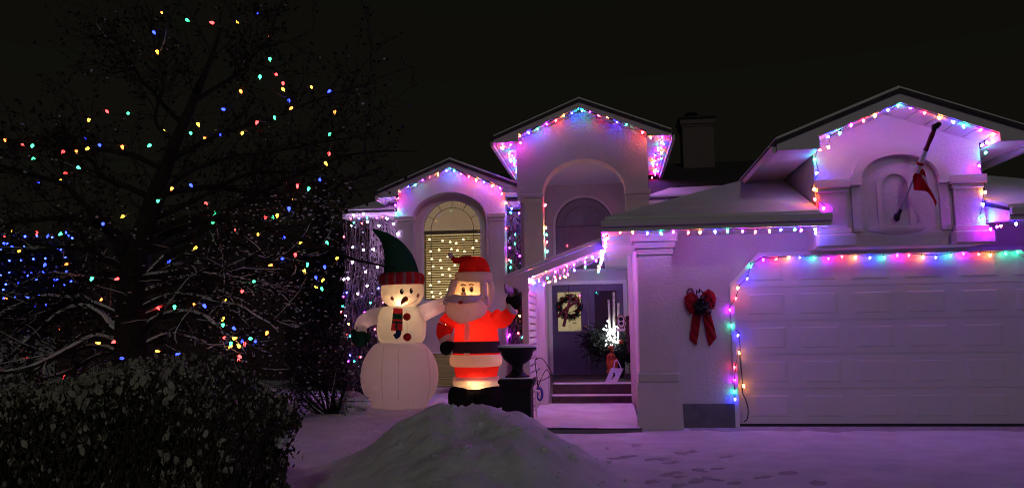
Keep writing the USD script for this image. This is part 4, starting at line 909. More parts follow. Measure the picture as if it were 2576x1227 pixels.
part(sm, 'mitten', cat([f.ball(1134, 745, 14, 21, 12, .18), f.ball(1122, 752, 7, 13, 8, .17, 2)]), GREENF, smooth=True)
for x, y in ((1010.6, 733), (1034.2, 731)):
    e = part(hp, 'eye', f.disc(head, x, y, 4.6, 7.0), INK, smooth=True)
    part(hp, 'eye_glint', f.disc(head, x + 1.4, y - 2.5, 1.4, 2.0, 0.004, 10, 0.012), INKW)
for x, y in ((987, 750.5), (1051, 743)): part(hp, 'cheek', f.disc(head, x, y, 5.2, 5.6, 0.005), CHEEK, smooth=True)
c0 = f.front(head, 1021, 752, -0.01)[0]; c1 = f.p(1026, 767, -0.40)
part(hp, 'nose', tube([c0, c0 * 0.6 + c1 * 0.4 + [0, 0, .01], c1 * 0.85 + c0 * 0.15, c1], [0.040, 0.034, 0.018, 0.004], 14), NOSEC, 'orange carrot nose', smooth=True)
part(hp, 'mouth', f.strip(head, [(989, 757), (999, 762.5), (1013, 766), (1030, 764), (1044, 757), (1052, 749)], 1.3), CHEEK)
for x, y, r in ((1023.5, 796.5, 9.6), (1024.5, 847, 10.2)): part(tp, 'button', f.disc(torso, x, y, r, r, 0.035), BUTTON, 'round red button', smooth=True)
cols = [(BANDR, 777, 790), (SCARFG, 790, 803), (BANDR, 803, 808), (SCARFG, 808, 813), (BANDR, 813, 831)]
for m_, ya, yb in cols:
    part(sm, 'scarf', f.strip(torso, [(1002 - (ya - 777) * .06, ya), (1002 - ((ya + yb) / 2 - 777) * .06, (ya + yb) / 2), (1002 - (yb - 777) * .06, yb)], lambda t, ya=ya, yb=yb: 22 + (ya + (yb - ya) * t - 777) * 0.10, 0.022), m_, 'striped red and green scarf')
part(sm, 'scarf_end', f.strip(torso, [(1004, 829), (1002, 840), (994, 846)], 13, 0.03), NAVYF)
part(sm, 'scarf_stripe', f.strip(torso, [(998.5, 808), (998, 826)], 5, 0.026), SCARFG)
for x in (965, 1003, 1072): part(sm, 'seam', f.strip(belly, [(x, 872), (x + (x - 1003) * .10, 920), (x + (x - 1003) * .14, 960), (x + (x - 1003) * .05, 1005)], 0.9, 0.002), SEAM)
part(tp, 'seam', f.strip(torso, [(1023, 778), (1024, 820), (1024, 862)], 0.9, 0.002), SEAM)

# ---- the bearded figure in red
f = figure(11.3)
sf = thing('inflatable_figure', 'glowing inflatable bearded figure in red suit and cap, one mitten raised', 'inflatable')
body = f.rev([(778, 0), (779, 26), (788, 40), (805, 50), (830, 54), (858, 56), (886, 58), (893, 59)], 1197, 0.86, 48)
bd = part(sf, 'jacket', body, REDF, 'red jacket', smooth=True)
part(sf, 'belt', f.rev([(858, 57.5), (861, 58.8), (872, 59.2), (884, 59.6), (887, 58.8)], 1197.5, 0.87, 48), BELTF, 'wide dark belt', smooth=True)
part(sf, 'jacket_trim', f.rev([(893, 56), (891, 60), (896, 64), (905, 65.5), (914, 64), (920, 60), (921, 55)], 1196, 0.86, 48, wob=0.008), CREAMF, 'cream fleece trim of the jacket', smooth=True)
skirt = f.rev([(919, 57), (930, 54.5), (945, 51.5), (956, 50)], 1197, 0.86, 48)
sk = part(sf, 'trousers', skirt, REDF, 'red trousers', smooth=True)
part(sf, 'trouser_cuff', f.rev([(948, 50), (946, 54), (951, 58), (960, 59), (968, 57.5), (974, 52), (976, 44), (977, 0)], 1197, 0.86, 48, wob=0.008), CREAMF, 'cream fleece cuff of the trousers', smooth=True)
for s_, x in ((-1, 1166), (1, 1228)):
    m = f.rev([(968, 12), (972, 30), (985, 37), (1000, 38), (1016, 37), (1022, 34), (1023, 0)], x, 1.1, 32); m.vertices[:, 1] -= 0.05
    part(sf, 'boot', m, BLACKF, 'rounded black boot', smooth=True)
c = f.p(1203, 958, -0.18); part(sk, 'lamp', ell(c, (0.03, 0.03, 0.03), 1), LAMPS)
c = f.p(1197, 842, -0.06); part(bd, 'lamp', ell(c, (0.035, 0.035, 0.035), 1), LAMPS)
al = f.limb([(1143, 793, 19, 0), (1126, 812, 22, -.02), (1119, 835, 20, -.05), (1124, 852, 16, -.08)])
a3 = part(sf, 'sleeve', al, REDF, smooth=True); part(a3, 'lamp', ell(f.p(1125, 815, -.02), (0.03, 0.03, 0.03), 1), LAMPA)
part(sf, 'cuff', f.limb([(1122, 848, 17, -.08), (1125, 853, 19, -.085), (1127, 858, 17, -.09)]), CREAMF, smooth=True)
part(sf, 'mitten', cat([f.ball(1126, 874, 16, 18.5, 13, -.10), f.ball(1139, 868, 6.5, 11, 7, -.12, 2)]), BLACKF, 'lowered black mitten', smooth=True)
ar = f.limb([(1240, 793, 20, 0), (1256, 804, 21, -.02), (1270, 802, 19.5, -.05), (1284, 788, 16, -.08), (1291, 778, 13.5, -.10)])
a4 = part(sf, 'sleeve', ar, REDF, 'raised red sleeve', smooth=True); part(a4, 'lamp', ell(f.p(1258, 803, -.03), (0.03, 0.03, 0.03), 1), LAMPA)
part(sf, 'cuff', f.limb([(1285, 781, 15, -.10), (1290, 777, 17.5, -.105), (1295, 773, 15, -.11)]), CREAMF, smooth=True)
part(sf, 'mitten', cat([f.ball(1297, 762, 16, 17, 12, -.12), f.ball(1282, 755, 6.5, 10, 7, -.13, 2), f.ball(1302, 752, 11, 9, 10, -.12, 2)]), BLACKF, 'raised black mitten', smooth=True)
headm = f.rev([(690, 0), (692, 30), (700, 42), (725, 44), (750, 42), (775, 32), (785, 0)], 1186, 0.85, 44)
hd = part(sf, 'head', headm, FACEF, 'glowing face', smooth=True)
c = f.p(1186, 748, -0.10); part(hd, 'lamp', ell(c, (0.03, 0.03, 0.03), 1), LAMPS)
for path, lab in (([(1150, 705), (1143, 725), (1137, 745), (1134, 765)], 'hair'), ([(1217, 705), (1219, 725), (1220, 745), (1219, 760)], 'hair')):
    part(hd, 'hair', f.limb([(x, y, 10, -.13) for x, y in path], 12), BEARDF, 'greyish lock of hair', smooth=True)
part(hd, 'hair', f.limb([(1229, 703, 9, .02), (1234, 725, 10, .02), (1233, 750, 9, .02), (1226, 772, 5, .02)], 12), CREAMF, 'bright lock of hair', smooth=True)
beard = f.rev([(756, 44), (762, 50), (772, 53), (785, 51), (798, 42), (808, 28), (816, 12), (819, 0)], 1178, 0.62, 40)
beard.vertices[:, 1] -= 0.17
part(hd, 'lamp', ell(f.p(1180, 785, -0.22), (0.016, 0.016, 0.016), 1), LAMPA)
part(hd, 'beard', beard, BEARDF, 'big rounded grey beard', smooth=True)
part(hd, 'side_whisker', f.limb([(1130, 768, 8, -.22), (1133, 757, 10, -.22), (1139, 748, 5, -.20)], 12), BEARDF, smooth=True); part(hd, 'side_whisker', f.limb([(1226, 768, 8, -.18), (1226, 755, 9, -.18), (1230, 745, 4, -.16)], 12), BEARDF, smooth=True)
part(hd, 'moustache', cat([f.limb([(1178, 756, 10, -.40), (1160, 754, 11, -.39), (1143, 753, 8, -.34), (1133, 746, 3, -.30)], 14), f.limb([(1178, 756, 10, -.40), (1194, 754, 10, -.39), (1208, 752, 8, -.34), (1220, 745, 3, -.29)], 14)]), BEARDF, 'grey moustache', smooth=True)
part(hd, 'nose', f.ball(1174.5, 743, 7.0, 7.5, 7, -.27, 2), FACEF, smooth=True)
part(hd, 'lip', f.ball(1173.5, 763, 5.5, 4.2, 4, -.455, 2), fabric('lip_red', (0.7, 0.04, 0.03), 0.3), smooth=True)
for x, y in ((1166, 729), (1186, 728)):
    part(hd, 'eye', f.disc(headm, x, y, 5.2, 7.2, 0.006), fabric('eye_rim', (0.45, 0.20, 0.12), 0.2), smooth=True)
    part(hd, 'pupil', f.disc(headm, x, y + 1, 2.9, 4.6, 0.008, 14, 0.008), INK)
    part(hd, 'eye_glint', f.disc(headm, x + 1, y - 1.5, 1.0, 1.4, 0.003, 8, 0.018), INKW)
    part(hd, 'eyebrow', f.strip(headm, [(x - 6, y - 10), (x - 1, y - 13.5), (x + 6, y - 11)], 3.4), fabric('eyebrow', (0.42, 0.17, 0.10), 0.2))
brim = f.rev([(685, 34), (686, 44), (691, 47), (699, 47.5), (707, 46.5), (711, 43), (712, 34)], 1192.5, 0.86, 56, wob=0.010)
part(sf, 'cap_brim', brim, CREAMF, 'cream fleece brim of the cap', smooth=True)
dome = f.rev([(645, 0), (646, 16), (652, 28), (665, 36), (680, 40), (692, 42)], 1194, 0.86, 44)
part(sf, 'cap', cat([dome, f.limb([(1185, 655, 12, -.02), (1165, 655, 10, -.06), (1150, 656, 7.5, -.09), (1141, 650, 5.5, -.11)])]), REDF, 'red cap with drooping tip', smooth=True)
part(sf, 'pompom', f.ball(1137, 643.5, 7, 7.5, 7, -.11, 2), BEARDF, smooth=True)
part(bd, 'placket', f.strip(body, [(1175.5, 812), (1175.5, 835), (1175.5, 857)], 13, 0.008), CREAMF, 'cream front band')
part(bd, 'placket', f.strip(body, [(1174.5, 887), (1174.5, 892)], 14, 0.012), CREAMF)

# ================================================================== porch and lawn objects
# urn on its pedestal
uy = 10.1
uc = P(1301, 900, uy); us = px(uy)
Zu = lambda y: P(1301, y, uy)[2]
pedz = Zu(950)
gz0_ = 0.0
ped = thing('pedestal', 'square black pedestal under the urn beside the porch screen', 'pedestal')
tap4 = lambda w0, w1, z0, z1: trimesh.convex.convex_hull(np.array([(uc[0] + sx * w, uc[1] + sy * w, z) for w, z in ((w0, z0), (w1, z1)) for sx in (-1, 1) for sy in (-1, 1)]))
part(ped, 'shaft', cat([tap4(35 * us, 35 * us, gz0_, Zu(978)), tap4(35.2 * us, 41 * us, Zu(977), Zu(962))]), BLACKIRON)
part(ped, 'top', cat([tap4(43 * us, 43 * us, Zu(961.5), Zu(953)), tap4(40 * us, 40 * us, Zu(952.8), pedz)]), BLACKIRON)
part(ped, 'snow', tap4(39 * us, 37 * us, pedz + 0.001, pedz + 0.012), SNOW)
urn = thing('urn', 'black footed garden urn filled with a cap of snow', 'urn')
uprof = [(0, pedz + 0.013), (30 * us, pedz + 0.013), (30 * us, Zu(944)), (24 * us, Zu(942)), (15 * us, Zu(934)), (12 * us, Zu(925)), (14 * us, Zu(917)), (24 * us, Zu(911)), (33 * us, Zu(903)), (38 * us, Zu(892)), (40 * us, Zu(884)), (43 * us, Zu(881)), (47 * us, Zu(880)), (49 * us, Zu(876)), (48 * us, Zu(873)), (42 * us, Zu(873)), (0, Zu(874))]
part(urn, 'bowl', lathe([(r, z) for r, z in uprof], (uc[0], uc[1], 0), 40), BLACKIRON, smooth=35)
part(urn, 'snow', lathe([(47 * us, Zu(873.5)), (48.5 * us, Zu(871)), (46 * us, Zu(868)), (30 * us, Zu(865.5)), (0, Zu(865))], (uc[0], uc[1], 0), 40), SNOW, smooth=True)

# wreath on the left door leaf
wcx, wcz = Xd(1433), Zd(772)
wy = YB - 0.02
gw_ = np.random.default_rng(61)
wr = thing('wreath', 'evergreen wreath with crossed plaid ribbons on the lit door window', 'wreath')
th = gw_.uniform(0, 2 * np.pi, 900); rr = 0.205 + gw_.normal(size=900) * 0.035
cc = np.stack([wcx + rr * np.cos(th), wy + gw_.normal(size=900) * 0.022, wcz + rr * np.sin(th)], 1)
part(wr, 'sprigs', leaves(cc, gw_.uniform(0.05, 0.11, 900), gw_, 0.22, dirs=np.stack([np.cos(th) * .6 - np.sin(th), th * 0, np.sin(th) * .6 + np.cos(th)], 1)), leafy('wreath_needle', (0.030, 0.040, 0.020), 0.1))
part(wr, 'ring', lathe([(0.20, -0.02), (0.225, 0), (0.20, 0.02), (0.18, 0)], sections=32).apply_transform(trimesh.transformations.rotation_matrix(math.pi / 2, [1, 0, 0])).apply_translation([wcx, wy, wcz]), TWIGM)
for k in range(9):
    t = k * 0.7 + 0.3
    part(wr, 'berry', ell((wcx + 0.21 * math.cos(t), wy - 0.045, wcz + 0.21 * math.sin(t)), (0.022, 0.018, 0.022), 1), REDRIB)
def ribbon(p, w, th_=0.004, tilt=0.3):
    p = spline(p, 6); t = np.gradient(p, axis=0); t /= np.linalg.norm(t, axis=1, keepdims=True)
    a = np.cross(t, [0, 1, 0]); a /= np.linalg.norm(a, axis=1, keepdims=True) + 1e-9
    wv = np.broadcast_to(np.asarray(w, float), (len(p),))[:, None]
    ax_ = a * math.cos(tilt) + np.array([0, math.sin(tilt), 0]); v = np.stack([p - ax_ * wv / 2, p + [0, -0.006, 0], p + ax_ * wv / 2], 1).reshape(-1, 3); f = []
    for i in range(len(p) - 1):
        for k in (0, 1):
            q = i * 3 + k; f += [(q, q + 1, q + 4), (q, q + 4, q + 3)]
    m = trimesh.Trimesh(v, f, process=False); m2 = m.copy(); m2.invert(); m2.vertices += [0, th_, 0]
    return cat([m, m2])
for a, b in (((1440, 738), (1418, 820)), ((1458, 752), (1402, 796))):
    pa, pb = np.array([Xd(a[0]), wy - 0.075, Zd(a[1])]), np.array([Xd(b[0]), wy - 0.075, Zd(b[1])])
    part(wr, 'ribbon', ribbon([pa, (pa + pb) / 2 + [0, -0.02, 0.01], pb], 0.062), DARKRIB, 'plaid ribbon')
part(wr, 'hanger', bx(Xd(1431), Xd(1431) + 0.012, YB + 0.005, YB + 0.025, wcz + 0.2, dt - 0.005), DARKGAP)

# winter planter by the right door leaf
ply = 15.3
plc = np.array([P(1548, 930, ply)[0], ply, 0.345])
pz = lambda x, y: P(x, y, ply)
pt = thing('porch_planter', 'winter planter of evergreen boughs and birch poles beside the front door', 'planter')
potz = pz(1548, 880)[2]
part(pt, 'pot', lathe([(0, 0.347), (0.15, 0.347), (0.20, potz - 0.05), (0.22, potz - 0.03), (0.22, potz), (0.18, potz), (0, potz - 0.03)], (plc[0], ply, 0), 24), BLACKIRON, smooth=35)
for (xa, ya), (xb, yb), r in (((1531, 754), (1536, 868), 0.020), ((1544, 735), (1545, 872), 0.024), ((1556, 762), (1555, 870), 0.022)):
    part(pt, 'birch_pole', tube([pz(xb, yb), pz(xa, ya)], r, 8), mat('birch_bark', (0.50, 0.46, 0.44), 0.8, var=0.45, vscale=18.0) if xa == 1531 else UsdShade.Material.Get(stage, '/World/Looks/birch_bark'), 'pale birch pole')
gp_ = np.random.default_rng(62)
bc_, bd_ = [], []
for cx_, cy_, rx, ry, n in ((1500, 852, 30, 26, 700), (1520, 880, 38, 28, 700), (1580, 870, 22, 34, 800), (1560, 890, 30, 24, 600)):
    c0 = pz(cx_, cy_); s_ = px(ply)
    q = gp_.normal(size=(n, 3)) * [rx * s_ * .55, 0.16, ry * s_ * .5] + c0
    bc_.append(q); bd_.append((q - plc - [0, 0, 0.35]) * [2, 2, 1] + [0, 0, -0.1])
part(pt, 'boughs', leaves(np.vstack(bc_), gp_.uniform(0.07, 0.16, sum(map(len, bc_))), gp_, 0.16, dirs=np.vstack(bd_)), CONIFER)
for x, y in ((1537, 874), (1562, 860), (1541, 884)): part(pt, 'ornament', ell(pz(x, y) + [0, -0.18, 0], (0.055, 0.05, 0.05), 2), mat('ornament_red', (0.40, 0.05, 0.03), 0.35) if y == 874 else UsdShade.Material.Get(stage, '/World/Looks/ornament_red'), smooth=True)
tl = thing('twig_lights', 'brilliant cluster of white lights on bare twigs in the porch planter', 'string lights')
tw = emit('twig_bulb', (0.88, 1.0, 0.86), TWIG)
base = pz(1539, 872); tws = []
for k in range(46):
    t = gp_.normal(size=2)
    q = pz(1537 + t[0] * 10, 842 + t[1] * 13 - abs(t[0]) * 1.0) + [0, gp_.normal() * 0.05 - 0.08, 0]
    tws.append(tube([base, (base + q) / 2 + gp_.normal(size=3) * 0.02, q], 0.003, 4))
    part(tl, 'bulb', ell(q, (0.011, 0.011, 0.013), 1), tw)
part(tl, 'twigs', cat(tws), TWIGM)
# small plush figure leaning on the planter and gift bag on the landing
ply2 = 14.2
pq = lambda x, y, d=0.0: P(x, y, ply2) + np.array([0, d, 0])
s2 = px(ply2)
ORANGE = mat('orange_plush', (0.36, 0.085, 0.03), 0.9, bump=0.5, bscale=60, dist=0.01)
og = thing('plush_toy', 'small orange plush toy sitting behind the gift bag', 'plush toy')
part(og, 'body', ell(pq(1540, 918), (13 * s2, 0.08, 18 * s2), 3), ORANGE, smooth=True)
part(og, 'head', ell(pq(1537, 898), (11 * s2, 0.075, 10 * s2), 3), ORANGE, smooth=True)
part(og, 'foot', ell(pq(1532, 934, -.03), (6 * s2, 0.06, 7 * s2), 2), ORANGE, smooth=True); part(og, 'foot', ell(pq(1548, 934, -.03), (6 * s2, 0.06, 7 * s2), 2), ORANGE, smooth=True)
part(og, 'arm', ell(pq(1529, 912, -.03), (4.5 * s2, 0.04, 10 * s2), 2), ORANGE, smooth=True); part(og, 'arm', ell(pq(1551, 910, -.03), (4.5 * s2, 0.04, 10 * s2), 2), ORANGE, smooth=True)
for x in (1533, 1541): part(og, 'eye', ell(pq(x, 896, -.075), (1.6 * s2, 0.01, 1.8 * s2), 1), INK)
by = 13.80
pb_ = lambda x, y, d=0.0: P(x, y, by) + np.array([0, d, 0])
BAGM = mat('pale_blue_paper', (0.50, 0.50, 0.66), 0.6)
bag = thing('gift_bag', 'pale paper gift bag with handles and a dark print, slumped on the landing', 'gift bag')
corners = [pb_(1537, 926, 0.0), pb_(1568, 927, 0.02), pb_(1552, 965.5, -0.03), pb_(1522, 965.5, -0.03)]
bv = []
for c in corners:
    c = c.copy(); c[2] = max(c[2], 0.362); bv += [c, c + np.array([0.01, 0.10, 0.0])]
bag_m = trimesh.convex.convex_hull(np.array(bv)); part(bag, 'bag', bag_m, BAGM)
ctr = sum(corners) / 4 + np.array([0.0, -0.012, 0.0])
prn = unary_union([Point(0, 0.05).buffer(0.016), Polygon([(-0.012, 0.045), (0.012, 0.045), (0.03, -0.03), (-0.035, -0.03)]), Polygon([(-0.05, -0.035), (0.045, -0.035), (0.03, -0.05), (-0.04, -0.05)])])
pm = xz(prn, -0.004, 0.0); n_ = np.cross(corners[1] - corners[0], corners[3] - corners[0]); n_ /= np.linalg.norm(n_)
ux = corners[1] - corners[0]; ux /= np.linalg.norm(ux); uz = np.cross(n_, ux); uz = uz if uz[2] > 0 else -uz
nn_ = np.cross(ux, uz); nn_ = nn_ if nn_[1] < 0 else -nn_
pm.vertices = (sum(corners) / 4) + pm.vertices[:, :1] * ux + pm.vertices[:, 2:] * uz + nn_ * (0.004 - pm.vertices[:, 1:2])
part(bag, 'print', pm, INK, 'dark print on the bag')
for d in (0.005, 0.095):
    part(bag, 'handle', tube(spline([pb_(1544, 927, d), pb_(1546, 912, d), pb_(1550, 906, d), pb_(1556, 911, d), pb_(1563, 927, d)], 6), 0.009, 6), BAGM)
# oval framed plaque on a stake in the planter
pl0 = pz(1562, 808) + [0, -0.3, 0]
lan = thing('plaque', 'small oval wooden plaque with a pale foot hung beside the door', 'sign')
def ring_at(c, rx, rz, w, d):
    o = affinity.scale(Point(0, 0).buffer(1, 24), rx, rz); i = affinity.scale(Point(0, 0).buffer(1, 24), rx - w, rz - w)
    m = xz(o.difference(i), 0, d); m.vertices += c; return m
part(lan, 'frame', ring_at(pl0, 0.085, 0.13, 0.022, 0.03), mat('plaque_wood', (0.25, 0.15, 0.09), 0.7))
mm = xz(affinity.scale(Point(0, 0).buffer(1, 24), 0.064, 0.108), 0.012, 0.02); mm.vertices += pl0; part(lan, 'face', mm, WHITEP)
for dz_, r in ((0.045, 0.038), (-0.04, 0.034)):
    mm = xz(affinity.scale(Point(0, dz_).buffer(r, 16), 1.1, 1.0), 0.004, 0.011); mm.vertices += pl0; part(lan, 'mark', mm, INK)
part(lan, 'foot', trimesh.Trimesh(bx(-0.09, 0.09, 0.0, 0.03, -0.185, -0.135).vertices + pl0, bx(0, 1, 0, 1, 0, 1).faces), WHITEP)
part(lan, 'stake', tube([pl0 + [0, 0.02, -0.18], np.array([pl0[0], ply - 0.05, potz - 0.02])], 0.008, 5), TWIGM)
# hanging swag on the side wall of the garage
gs = np.random.default_rng(63)
sw = thing('wall_swag', 'dark hanging swag of cones and cloth on the porch side wall', 'wall hanging')
wx = 0.345
def wpt(y, Y): return np.array([wx, Y, P(1590, y, Y)[2]])
part(sw, 'rope', tube([wpt(755, 13.6), wpt(800, 13.6), wpt(885, 13.5)], 0.012, 6), TWIGM)
for y, Y, r in ((812, 13.65, 0.10), (830, 13.45, 0.09), (852, 13.35, 0.11), (868, 13.3, 0.10)):
    c = wpt(y, Y) + [-0.05, 0, 0]
    part(sw, 'cone', blobs([c] * 7 + gs.normal(size=(7, 3)) * [0.02, 0.05, 0.05], 0.05, gs, 1.0, _ico), mat('cone_brown', (0.05, 0.022, 0.022), 0.8) if y == 812 else UsdShade.Material.Get(stage, '/World/Looks/cone_brown'))

# big bow on the garage wall
bwy = YG - 0.03
bp = lambda x, y, d=0.0: P(x, y, bwy) + np.array([0, d, 0])
bow = thing('wall_bow', 'large red velvet bow with two tails on the garage wall', 'bow')
def padded(poly, d, nsub=2, puff=0.05):
    """a cloth shape with a puffed front from a grid outline"""
    q = [bp(x, y) for x, y in poly]; pg = Polygon([(p[0], p[2]) for p in q]).buffer(0.012).buffer(-0.004)
    m = xz(pg, -0.012, 0.012)
    m = m.subdivide_to_size(0.035); v = m.vertices
    dd = np.array([pg.exterior.distance(Point(a, b)) for a, b in v[:, [0, 2]]])
    fr = v[:, 1] < 0; v[fr, 1] -= puff * np.sqrt(np.clip(dd[fr] / 0.08, 0, 1)) ; v[:, 1] += bwy + d
    v[:, 1] += 0.010 * np.sin(v[:, 0] * 70 + v[:, 2] * 40) * fr
    m.vertices = v; return m
part(bow, 'loop', padded([(1722, 748), (1736, 736), (1752, 744), (1762, 762), (1752, 780), (1736, 788), (1726, 774)], -0.03), REDRIB, smooth=50)
part(bow, 'loop', padded([(1760, 752), (1768, 738), (1782, 728), (1794, 737), (1799, 750), (1795, 776), (1778, 778), (1763, 768)], -0.03), REDRIB, smooth=50)
part(bow, 'tail', padded([(1746, 778), (1764, 780), (1756, 838), (1751, 866), (1736, 852), (1741, 810)], 0.0, puff=0.02), REDRIB, smooth=50)
part(bow, 'tail', padded([(1768, 780), (1786, 784), (1797, 830), (1801, 848), (1785, 868), (1778, 842), (1771, 805)], 0.0, puff=0.02), REDRIB, smooth=50)
gb = np.random.default_rng(64)
q = np.array([bp(1763, 770)] * 160) + gb.normal(size=(160, 3)) * [0.05, 0.02, 0.07] + [0, -0.10, -0.01]
part(bow, 'sprig', leaves(q, gb.uniform(0.05, 0.10, 160), gb, 0.3), leafy('bow_sprig', (0.018, 0.030, 0.022), 0.1))
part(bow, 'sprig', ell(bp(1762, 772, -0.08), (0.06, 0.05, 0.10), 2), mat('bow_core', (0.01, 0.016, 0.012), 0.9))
q = np.array([bp(1776, 772)] * 14) + gb.normal(size=(14, 3)) * [0.04, 0.01, 0.03] + [0, -0.14, 0]
part(bow, 'frosted_leaf', leaves(q, 0.05, gb, 0.4), mat('dull_frost', (0.12, 0.12, 0.12), 0.8), kind='stuff')
part(bow, 'cane_hook', tube(spline([bp(1731, 742, -.01), bp(1729, 734, -.01), bp(1733, 727, -.01), bp(1740, 727, -.01), bp(1744, 735, -.01), bp(1750, 752, -.01)], 6), 0.013, 8), mat('cane_hook', (0.16, 0.05, 0.06), 0.4), smooth=True)

# flag on a slanting pole
fb, ft = P(2258, 546, YF - 0.06), P(2354, 318, 9.45)
fl = thing('flag', 'limp red and white flag on a slanting pole fixed to the garage gable', 'flag')
part(fl, 'bracket', cat([ell(fb + [0, 0.02, 0], (0.035, 0.045, 0.05), 2), tube([fb + [0, 0.05, 0], fb], 0.02, 8), tube([fb, fb + (ft - fb) * 0.09], 0.022, 8)]), BLACKIRON, smooth=40)
part(fl, 'pole', tube([fb, ft], 0.010, 8), ALU)
at_ = lambda t, d=(0, 0, 0): fb + (ft - fb) * t + np.array(d)
part(fl, 'finial', cat([ell(ft, (0.045, 0.04, 0.035), 2), ell(ft + [0.03, 0, 0.02], (0.035, 0.03, 0.03), 2), ell(ft + [-0.02, 0, -0.03], (0.03, 0.03, 0.03), 2)]), BLACKIRON, smooth=True)
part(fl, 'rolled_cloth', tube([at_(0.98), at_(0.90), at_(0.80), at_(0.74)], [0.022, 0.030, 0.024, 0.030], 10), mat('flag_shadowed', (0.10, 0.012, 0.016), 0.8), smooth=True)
part(fl, 'rolled_cloth', tube([at_(0.74), at_(0.66), at_(0.58), at_(0.50)], [0.026, 0.036, 0.034, 0.042], 10), FLAGWHITE, 'white part of the flag rolled round the pole', smooth=True)
part(fl, 'rolled_cloth', tube([at_(0.612), at_(0.60), at_(0.585)], [0.040, 0.046, 0.040], 10), FLAGRED, smooth=True)
def cloth(outline_top, outline_bot, n, seed, amp=0.03):
    """cloth between two grid polylines, with folds"""
    a, b = spline(outline_top, 6), spline(outline_bot, 6); k = len(a); v = []
    for i in range(k):
        for j in range(n):
            t = j / (n - 1); x, y = a[i] * (1 - t) + b[min(i, len(b) - 1)] * t
            d = amp * math.sin(9 * i / k + 2.0 * t + seed) * (0.3 + 0.7 * t)
            v.append(P(x, y, 9.66 + d))
    f = []
    for i in range(k - 1):
        for j in range(n - 1):
            q = i * n + j; f += [(q, q + 1, q + n + 1), (q, q + n + 1, q + n)]
    m = trimesh.Trimesh(np.array(v), f, process=False); m2 = m.copy(); m2.vertices += [0, 0.004, 0]; m2.invert()
    return cat([m, m2])
part(fl, 'flag_cloth', cloth([(2296, 444), (2302, 436), (2315, 437), (2330, 460), (2345, 484), (2357, 508)], [(2299, 478), (2308, 479), (2321, 480), (2334, 484), (2346, 500), (2354, 519)], 9, 0.0), FLAGRED, 'hanging red part of the flag', smooth=True)
part(fl, 'flag_cloth', cloth([(2312, 432), (2319, 424), (2326, 430)], [(2316, 437), (2324, 442), (2330, 446)], 6, 1.3, 0.015), FLAGRED, smooth=True)
part(fl, 'flag_cloth', cloth([(2314, 437), (2322, 440), (2332, 450)], [(2321, 448), (2330, 460), (2338, 468)], 6, 2.3, 0.015), FLAGWHITE, 'white part of the flag', smooth=True)

# coil of blue cord on a white stake, and dead stems beside the screen
sk_ = P(1349, 1040, 11.2); sk_[2] = 0.05
stk = thing('garden_stake', 'short white stake standing beside the steps', 'stake')
part(stk, 'stake', bx(sk_[0] - 0.012, sk_[0] + 0.012, 11.19, 11.22, 0.0, P(1349, 985, 11.2)[2], 0.004), WHITEP)
part(stk, 'cap', bx(sk_[0] - 0.03, sk_[0] + 0.05, 11.17, 11.24, P(1349, 985, 11.2)[2] + 0.001, P(1349, 980, 11.2)[2], 0.006), SNOW)
cc = P(1357, 991, 11.27)
coil = []
for k in range(5):
    t = np.linspace(0, 2 * np.pi, 25); coil.append(tube(np.stack([cc[0] + (0.030 + 0.004 * k) * np.cos(t), cc[1] + 0.012 * k + 0 * t, cc[2] + (0.07 + 0.006 * k) * np.sin(t)], 1), 0.008, 6))
solo('cord_coil', cat(coil), NAVY, 'coil of blue cord hung by the white stake', 'cord', smooth=True)
gd_ = np.random.default_rng(66)
ds = thing('dead_stems', 'thin bare stems arching beside the porch screen', 'plant')
for k, pth in enumerate(([(1347, 1010), (1352, 960), (1346, 910), (1352, 898)], [(1350, 985), (1362, 950), (1375, 930), (1386, 945)], [(1345, 905), (1362, 900), (1378, 920), (1389, 940)], [(1350, 960), (1366, 955), (1380, 948), (1389, 940)], [(1348, 1000), (1356, 985), (1350, 940), (1358, 925)])):
    part(ds, 'stem', tube(spline([P(x, y, 11.6 + 0.05 * k) for x, y in pth], 5), 0.006, 5), TWIGM)
# the loose power cord beside the garage door
solo('power_cord', tube(spline([P(x, y, 10.40) for x, y in ((1866, 968), (1869, 990), (1876, 1005), (1882, 1030), (1880, 1052), (1872, 1060))], 6), 0.008, 6), DARKGAP, 'loose dark power cord hanging beside the garage door foot', 'cord', smooth=True)
gk = P(1880, 1036, 11.0)
solo('garden_rock', trimesh.Trimesh(blobs([P(883, 1012, 10.9)], 0.16, np.random.default_rng(9), 1.0, trimesh.creation.icosphere(2)).vertices, trimesh.creation.icosphere(2).faces), SNOW, 'snow covered rock between the bare shrub and the snowman', 'rock', smooth=True)

# ================================================================== plants
gt = np.random.default_rng(101)
def path3(pts, Y0, Yd=0.0, n=5):
    """grid polyline to space, its depth drifting from Y0 by Yd"""
    k = len(pts)
    return spline([P(x, y, Y0 + Yd * i / max(1, k - 1)) for i, (x, y) in enumerate(pts)], n)
TY = 8.0
tree = thing('yard_tree', 'wide bare tree with snow on its arching limbs and coloured bulbs, front left', 'tree')
trunk_pts = path3([(334, 1080), (332, 1000), (331, 900), (330, 820), (334, 720), (352, 620), (382, 520), (425, 400), (480, 270), (525, 160), (560, 70)], TY)
tr = np.interp(np.linspace(0, 1, len(trunk_pts)), [0, .1, .25, .4, .5, .6, .7, .8, .9, 1], [50, 44, 42, 38, 31, 24, 17, 12, 7, 2]) * px(TY)
bark = tube(trunk_pts, tr, 14); bark.vertices += (meshkit.fbm(bark.vertices * [14, 14, 3], 3, 7)[:, None] - 0.5) * 0.03
part(tree, 'trunk', bark, BARK, smooth=True)
